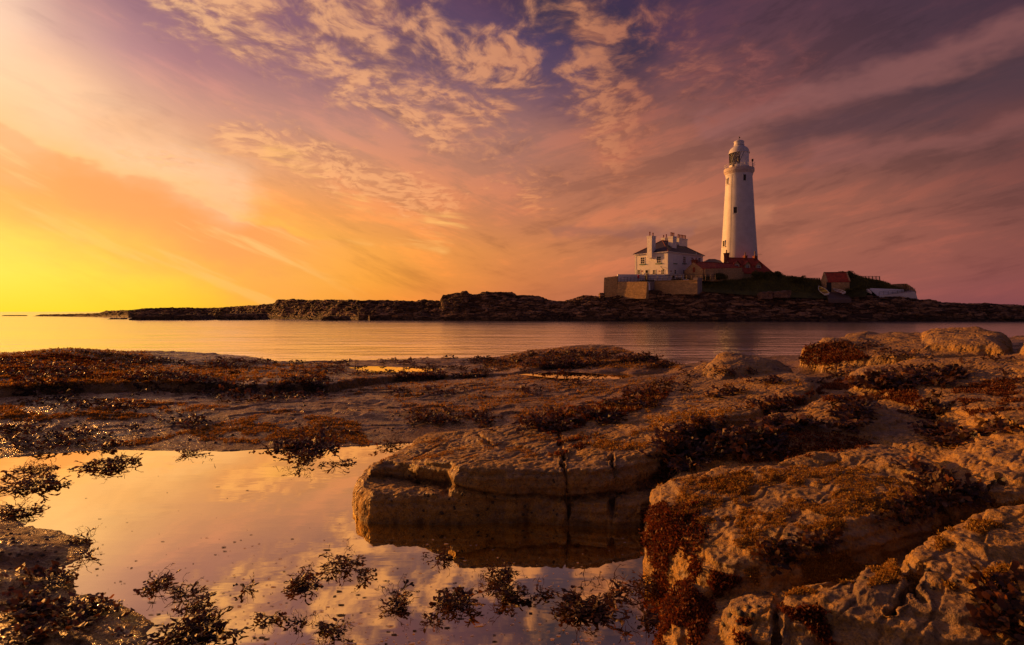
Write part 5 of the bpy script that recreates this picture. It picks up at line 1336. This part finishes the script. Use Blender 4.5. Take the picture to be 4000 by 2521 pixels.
# outer shelf, thick with wrack
carpet([(-60,1395),(300,1372),(600,1400),(1100,1408),(1500,1405),(2000,1400),(2600,1400),(2700,1430),(2500,1450),(1900,1455),(1350,1450),(1250,1510),(600,1500),(-60,1470)], 3600, 'low', 1.15, (.9,-.06))
carpet([(2050,1474),(2600,1476),(2620,1496),(2100,1494)], 130, 'low', .8, (2,.0))
carpet([(2740,1400),(2800,1440),(3000,1450),(3100,1430),(2980,1470),(2740,1470)], 120, 'low', .7, (2,-.1))
carpet([(1150,1405),(2550,1385),(2700,1420),(2500,1450),(1400,1500)], 1800, 'low', 1.1, (1.3,-.02))
carpet([(-60,1475),(500,1500),(1290,1520),(1290,1560),(700,1540),(-60,1600)], 320, 'low', 1.1, (1.0,-.05))
carpet([(2050,1378),(2520,1378),(2640,1410),(2300,1440),(2000,1430)], 900, 'low', 1.3, (1.2,-.15))
carpet([(1400,1500),(2500,1480),(2560,1520),(2200,1640),(1500,1640),(1350,1560)], 420, 'mid', .9, (1.1,.12))
# crevice under the shelf edge
carpet([(780,1510),(1290,1515),(1290,1560),(900,1580),(760,1560)], 380, 'mid', 1.2, None)
for cx, cy, w_, h_, n in [(730,1655,90,26,70),(150,1740,200,30,90),(300,1710,110,40,80),(1180,1765,120,50,260),(1060,1560,60,14,30),(300,1585,120,18,60),(500,1595,160,16,70),(520,1680,40,16,14),
                          (1560,1535,50,14,40),(1730,1535,90,16,70),(2080,1530,60,18,50),(1700,1650,90,16,110),(1900,1650,50,30,60),(60,1690,90,30,80),(2250,1500,90,14,60),(2850,1535,60,10,36),(2820,1548,50,9,30),(3000,1492,70,12,50),(1250,1700,120,30,40),(450,1740,90,14,26)]:
    for q in range(int(n*.55)):
        h = hit(cx+r.randn()*w_*.5, cy+r.randn()*h_*.5)
        if h and h[0][2] > POOLZ-.03: heapA.put('mid', (h[0][0],h[0][1],h[0][2]+.006+.02*r.rand()*(n>60)), np.array(h[1])+[0,0,.3], r.rand()*6.28, (.34+.28*r.rand()), r, tip=abs(r.randn())*.2)
# ridge of wrack on the long slab, and the gullies to its right
carpet([(2000,1660),(2120,1620),(2300,1590),(2560,1500),(2690,1440),(2760,1450),(2680,1540),(2560,1600),(2400,1650),(2250,1700),(2050,1700)], 620, 'mid', .9, (2.2,-.12))
carpet([(2560,1790),(2600,1700),(2750,1640),(2800,1680),(2900,1720),(2780,1800),(2680,1850),(2560,1880)], 520, 'mid', .8, (2,-.25))
carpet([(2700,1660),(3000,1570),(3330,1545),(3420,1600),(3340,1680),(3100,1770),(2900,1790),(2800,1760)], 900, 'mid', .85, (1.8,-.05))
carpet([(3150,1500),(3300,1430),(3500,1440),(3900,1400),(4000,1420),(4000,1560),(3700,1560),(3500,1530)], 700, 'mid', 1.1, (1.4,.0))
carpet([(3140,1345),(3260,1320),(3420,1345),(3700,1380),(3600,1410),(3200,1440),(3100,1450)], 330, 'low', .9, (1.6,.0))
carpet([(3560,1600),(4000,1560),(4000,1680),(3700,1760),(3600,1700)], 420, 'mid', .9, (1.5,.0))
carpet([(3500,1800),(3720,1880),(3860,1930),(3740,1990),(3640,1950)], 160, 'mid', .6, None)
carpet([(3000,2140),(3250,2090),(3300,2120),(3150,2190),(2980,2230)], 120, 'mid', .5, None)
carpet([(3480,1990),(3640,1900),(3760,1930),(3600,2060),(3420,2060)], 170, 'mid', .5, None)
carpet([(3840,2200),(4000,2150),(4000,2500),(3900,2480)], 160, 'mid', .6, (3,-.1))
carpet([(2640,1880),(2900,1830),(3100,1860),(2900,1960),(2700,1960)], 26, 'thin', .8, None, .9)
carpet([(2600,2000),(2800,1900),(3300,1950),(3200,2100),(2800,2100)], 14, 'thin', .8, None, 1.0)
carpet([(-40,2200),(250,2180),(300,2300),(100,2320),(-40,2300)], 60, 'mid', .5, (4,.0))
carpet([(120,2330),(400,2370),(560,2440),(520,2500),(300,2470),(60,2420),(-20,2360)], 190, 'mid', .55, (3,-.2))
carpet([(0,2440),(140,2440),(150,2521),(0,2540)], 50, 'mid', .55, (3,-.2))
wo = heapA.build('seaweed', M_weed); tag(wo, 'dark brown wrack strewn thickly over the rocks and the outer shelf', 'seaweed', kind='stuff')
# rusty red and golden low weed, as many short tufts
def tufts(name, specs, mat, label, seed):
    rr_ = np.random.RandomState(seed); Ps=[]; Ns=[]; Hs=[]
    for P, n, hgt, gate in specs:
        for (p, nn, idd) in scatter(P, n, rr_, gate): Ps.append(p); Ns.append(nn); Hs.append(hgt*(.5+rr_.rand()))
    Ps = np.array(Ps); Ns = np.array(Ns)+rr_.randn(len(Ps),3)*.15; Hs = np.array(Hs); k = 7
    P = np.repeat(Ps,k,0); Nn = np.repeat(Ns,k,0); H = np.repeat(Hs,k)*(.6+.6*rr_.rand(len(P)))
    P = P+rr_.randn(len(P),3)*(H*.55)[:,None]*np.array([1,1,.35]); D = Nn+rr_.randn(len(P),3)*.75; D /= np.linalg.norm(D,axis=1)[:,None]
    S = np.cross(D, rr_.randn(len(P),3)); S /= np.linalg.norm(S,axis=1)[:,None]; w_ = H[:,None]*.26
    V = np.stack([P-S*w_*.5, P+D*H[:,None]*.55-S*w_, P+D*H[:,None]+S*w_*.3, P+D*H[:,None]*.45+S*w_],1).reshape(-1,3)
    t = np.repeat(np.clip(.45+.3*rr_.randn(len(P)),0,1),4)
    o = mesh_np(name, V, np.arange(4*len(P)).reshape(-1,4), mat, attrs={'tint': t}, smooth=False); tag(o, label, 'seaweed', kind='stuff')
tufts('red_seaweed', [
  ([(2500,2000),(2600,1960),(2680,2150),(2760,2230),(2900,2260),(2800,2330),(2720,2521),(2530,2521),(2560,2300)], 6500, .014, (5,-.25)),
  ([(2620,1980),(2720,1960),(2760,2100),(2700,2200),(2620,2150)], 500, .014, (5,-.1)),
  ([(3040,2380),(3200,2380),(3250,2521),(2900,2521),(2860,2440)], 1100, .014, (6,.02)),
  ([(2050,1640),(2250,1600),(2560,1505),(2640,1470),(2600,1560),(2400,1640),(2150,1700)], 3200, .018, (2.4,-.1)),
  ([(3130,1420),(3150,1350),(3300,1340),(3400,1400),(3200,1430)], 1800, .028, None),
  ([(3050,1590),(3300,1470),(3560,1500),(3620,1600),(3460,1560)], 2600, .02, (1.6,-.05)),
  ([(-40,1400),(240,1385),(560,1430),(600,1480),(200,1490),(-40,1480)], 2600, .03, (1.2,-.02)),
  ([(2780,1720),(3100,1680),(3300,1700),(3450,1740),(3200,1780),(2900,1820)], 1400, .014, (2.6,-.05)),
  ([(3700,1500),(4000,1480),(4000,1700),(3800,1640)], 1200, .018, (1.8,.0)),
  ([(2100,1740),(2300,1710),(2280,1760),(2150,1790)], 120, .02, (3,0)),
  ], M_red, 'rusty red weed matted on the boulder flank, the long ridge and the far outcrop', 77)
tufts('golden_seaweed', [
  ([(-40,1410),(700,1430),(1300,1420),(1250,1500),(500,1500),(-40,1520)], 4200, .03, (1.0,-.15)),
  ([(-40,1570),(500,1560),(900,1590),(500,1640),(-40,1650)], 2000, .018, (1.4,-.03)),
  ([(1100,1600),(1400,1650),(1450,1740),(1150,1760),(950,1730),(400,1745),(700,1690)], 4500, .014, (1.6,-.06)),
  ([(1300,1440),(2600,1480),(2560,1600),(1900,1640),(1350,1600)], 4200, .018, (1.5,-.03)),
  ([(1850,1360),(2600,1360),(2660,1440),(1900,1440)], 3600, .022, (1.1,-.25)),
  ([(-60,1355),(560,1355),(640,1430),(-60,1430)], 2600, .024, (1.2,-.2)),
  ([(2560,1880),(3300,1800),(3700,1950),(3400,2060),(3000,2180),(2620,2050)], 9000, .0075, (6,-.02)),
  ([(2640,1900),(2900,1840),(3000,1880),(2760,1950)], 900, .010, (4,.0)),
  ([(2900,2230),(3400,2130),(3600,2260),(3200,2320),(3000,2330)], 4000, .007, (6,-.02)),
  ([(3640,2060),(4000,1950),(4000,2300),(3700,2300)], 1700, .010, (5,.1)),
  ([(2200,1720),(2600,1580),(3000,1450),(3150,1500),(2700,1680),(2450,1780)], 2000, .016, (3,.08)),
  ([(1450,1820),(1700,1700),(2200,1700),(2200,1790),(1700,1790)], 1000, .009, (5,.1)),
  ([(3850,2250),(4000,2260),(4000,2450),(3900,2420)], 400, .016, (5,-.1)),
  ], M_moss, 'golden green film of low weed tufts over the platform and boulder tops', 78)
# clumps floating in the pool: one thing each
def clump(px, py, spread, n, lab, kind='mid', sc_=.5, seed=0, up=.5, thin=0, flat=.5):
    rr_ = np.random.RandomState(seed+300); x, y = PZ(px,py,POOLZ); H = Heap(); s_ = spread/F*y
    for q in range(int(n*.52)+1):
        a = rr_.rand()*6.28; d = rr_.rand()**.8*(.85 if n > 25 else .6)
        ox, oy = math.cos(a)*d*s_*.75, math.sin(a)*d*s_*.75*flat*2.0
        H.put(kind if rr_.rand()<.45 else 'big', (x+ox,y+oy,POOLZ+.003+.018*(1-d)*rr_.rand()), (rr_.randn()*.15,rr_.randn()*.15,1), a+1.2+rr_.randn()*1.0, sc_*.52*(.6+.7*rr_.rand()), rr_, tip=up*abs(rr_.randn())*.15)
    for q in range(thin): H.put('thin', (x+rr_.randn()*s_*.2,y+rr_.randn()*s_*.2,POOLZ+.004), (0,0,1), rr_.rand()*6.28, sc_*.5*(1.0+.8*rr_.rand()), rr_, tip=.35*abs(rr_.randn()), tint=.05)
    o = H.build('seaweed_clump', M_weed, (x,y,POOLZ)); tag(o, lab, 'seaweed', 'wrack clumps floating in the rock pool'); return o
cl = [
 (615,2290,66,46,'dense wrack clump floating left of centre, first above the rock edge',.42,4),
 (730,2318,55,34,'wrack clump touching the right side of the dense left clump',.40,4),
 (770,2370,70,34,'loose double wrack clump above the big bottom heap',.42,4),
 (760,2470,150,170,'biggest wrack heap, spreading from the bottom left edge into the pool',.55,4),
 (960,2300,50,12,'small thin wrack sprig alone between the left clumps and the centre raft',.36,2),
 (1190,2275,100,60,'wrack raft with orange leaves, centre of the pool',.46,6),
 (1330,2215,110,50,'strung-out wrack under the reflection of the slab corner',.42,6),
 (1420,2245,70,22,'single curled wrack pair right of the strung-out one',.38,2),
 (1560,2325,50,16,'upright wrack sprig with forked tips between the centre raft and the round clump',.42,6),
 (1545,2385,60,34,'low wrack clump below the upright sprig',.40,3),
 (1780,2360,95,85,'round wrack clump with brown orange fronds, largest in the middle of the pool',.50,4),
 (1730,2180,70,40,'wrack clump half hidden in the dark reflection of the slab',.38,6),
 (1960,2260,90,50,'wrack with long arching stems, right above the round clump',.46,10),
 (1990,2320,100,64,'wide dark wrack clump right of the round clump',.46,6),
 (2110,2322,45,18,'little dark wrack tuft at the tip of the wide dark clump',.36,2),
 (2290,2385,150,130,'largest right-hand wrack clump with upright horned fronds',.56,6),
 (2400,2330,70,24,'torn brown frond standing off the largest right-hand clump',.50,4),
 (1300,2460,60,20,'spiky stemmed wrack sprig near the bottom centre',.42,14),
 (1690,2430,45,10,'small looped wrack below the round clump',.36,3),
 (1050,2425,60,10,'single looping frond low in the pool left of the spiky sprig',.42,2),
 (1170,2445,70,10,'faint wrack strands right of the single looping frond',.36,3),
 (2520,2300,60,44,'wrack gathered against the foot of the big boulder',.44,5),
 (2530,2430,34,30,'stringy wrack at the foot of the red weedy rock',.44,3),
 (420,1822,170,120,'long wrack raft in the far left of the pool, pointing at the middle',.70,8),
 (130,1840,120,60,'stemmy wrack at the left edge of the pool above the layered raft',.62,12),
 (130,1900,140,110,'layered wrack raft lying along the left edge of the pool',.70,3),
 (60,2010,90,80,'dark wrack bunch on the left edge above the near rock shelf',.55,5),
 (125,1995,40,14,'small wrack tuft just off the left edge bunch',.45,2),
 (1180,1790,80,46,'shaggy wrack hanging into the far side of the pool',.75,6),
 (1335,1815,60,22,'wrack frond afloat near the far left corner of the slab',.75,2),
 (1180,1828,40,10,'tiny wrack sprig floating below the shaggy one',.6,2),
 (750,1770,70,26,'straggling wrack along the far edge of the pool',.7,4),
 (1520,1745,70,34,'dark wrack at the water edge behind the slab corner',.7,4),
 (330,2115,50,16,'pointed wrack frond reaching from the near rock shelf',.42,6),
 (350,2180,40,10,'wrack scrap standing in the water off the near rock shelf',.42,3),
]
for k, (px,py,sp,n,lab,s_,th) in enumerate(cl): clump(px,py,sp,n,lab,'mid' if s_ > .4 else 'mid', s_*1.15, k, up=.55, thin=th)
# flecks and foam adrift on the pool
rr = np.random.RandomState(9); V=[]; Fq=[]; n = 0
def fleck(x,y,s_,z,asp):
    k = 5; a0 = rr.rand()*6.28
    ring = [(x+s_*math.cos(a0+6.28*i/k)*(.6+.7*rr.rand())*asp, y+s_*math.sin(a0+6.28*i/k)*(.6+.7*rr.rand()), z+s_*.15*rr.rand()) for i in range(k)]
    return ring
Vf=[]; Ff=[]
for q in range(330):
    px = rr.uniform(150,2500); py = 1760+760*rr.rand()**.45
    if py < 2200 and rr.rand() < .5 and px > 1000: continue
    if px > 1330 and 1850 < py < 2080: continue
    if inpoly(px,py,[(0,1985),(325,2120),(210,2215),(310,2345),(550,2450),(520,2521),(0,2521)]): continue
    x,y = PZ(px,py,POOLZ); b = len(Vf); Vf += fleck(x,y,.002+.008*rr.rand()**3,POOLZ+.0022,1+2.5*rr.rand()); Ff.append(tuple(range(b,b+5)))
mb = MB(); mb.v = Vf; mb.f = Ff; o = mb.build('weed_flecks', M_weed); tag(o, 'tiny dark scraps of weed adrift all over the pool', 'weed scraps', kind='stuff')
Vf=[]; Ff=[]
for q in range(420):
    px = rr.uniform(800,2520); py = 2521-420*rr.rand()**1.8
    x,y = PZ(px,py,POOLZ); b = len(Vf); Vf += fleck(x,y,.002+.005*rr.rand()**2,POOLZ+.0024,1+2*rr.rand()); Ff.append(tuple(range(b,b+5)))
M_foam = pmat('pale foam scum', (.55,.42,.38), .6); mb = MB(); mb.v = Vf; mb.f = Ff; o = mb.build('foam', M_foam); tag(o, 'pale foam flecks on the near part of the pool', 'foam', kind='stuff')
# limpets
def limpet(seed):
    q = np.random.RandomState(seed); mb = MB(); n = 12; rings = [(1,0),(.86,.22),(.55,.52),(.2,.74),(0,.78)]
    for rr_, z in rings:
        for k in range(n): a = 6.283*k/n; w_ = 1+.09*math.cos(k*math.pi)+.05*q.randn(); mb.v.append((rr_*w_*math.cos(a)*1.1, rr_*w_*math.sin(a), z-.12))
    for i in range(len(rings)-1):
        for k in range(n): mb.f.append((i*n+k,i*n+(k+1)%n,(i+1)*n+(k+1)%n,(i+1)*n+k))
    me = bpy.data.meshes.new('limpet'); me.from_pydata(mb.v,[],mb.f); me.polygons.foreach_set('use_smooth',[True]*len(me.polygons)); me.materials.append(M_limpet); me.update(); return me
M_limpet = pmat('dark limpet shell', (.085,.06,.035), .7, col2=(.035,.03,.016), vscale=2)
lm = [limpet(i) for i in range(4)]
groups = [([(-20,2060),(200,2090),(300,2120),(280,2170),(180,2200),(-20,2180)],22,.011,'small dark limpet on the nearest left rock tongue','limpets on the near left rock'),
 ([(-20,2220),(250,2240),(300,2340),(-20,2340)],10,.011,'small dark limpet low on the near left rock, under the tongue','limpets low on the near left rock'),
 ([(80,1580),(1300,1560),(1400,1640),(1300,1740),(400,1740),(80,1690)],90,.017,'dark limpet on the flat pale platform beyond the pool','limpets on the flat platform'),
 ([(1450,1600),(2000,1560),(2050,1640),(1700,1660),(1450,1720)],60,.016,'dark limpet on the pale platform behind the long slab','limpets behind the slab'),
 ([(1460,1860),(2200,1860),(2200,2020),(1470,2020)],46,.010,'tiny limpet on the front face of the long slab','limpets on the slab face'),
 ([(2600,2050),(3300,1900),(3400,2000),(2900,2150),(2650,2160)],16,.011,'dark limpet on the golden top of the big boulder','limpets on the big boulder'),
 ([(2780,2330),(3000,2300),(3050,2420),(2800,2500)],12,.012,'round limpet on the smooth orange-lit rock face','limpets on the orange-lit boulder'),
 ([(3250,2200),(3650,2180),(3800,2300),(3300,2330)],16,.010,'dark limpet on the nearest boulder shoulder','limpets on the near boulder shoulder')]
rr = np.random.RandomState(5)
for P, n, s_, lab, grp in groups:
    for (p, nn, idd) in scatter(P, n, rr):
        o = bpy.data.objects.new('limpet', lm[rr.randint(4)]); COL.objects.link(o)
        v = Vector(nn); o.rotation_euler = v.to_track_quat('Z','Y').to_euler(); o.location = tuple(p); k = s_*(.6+.7*rr.rand()); o.scale = (k,k,k)
        tag(o, lab, 'limpet', grp)
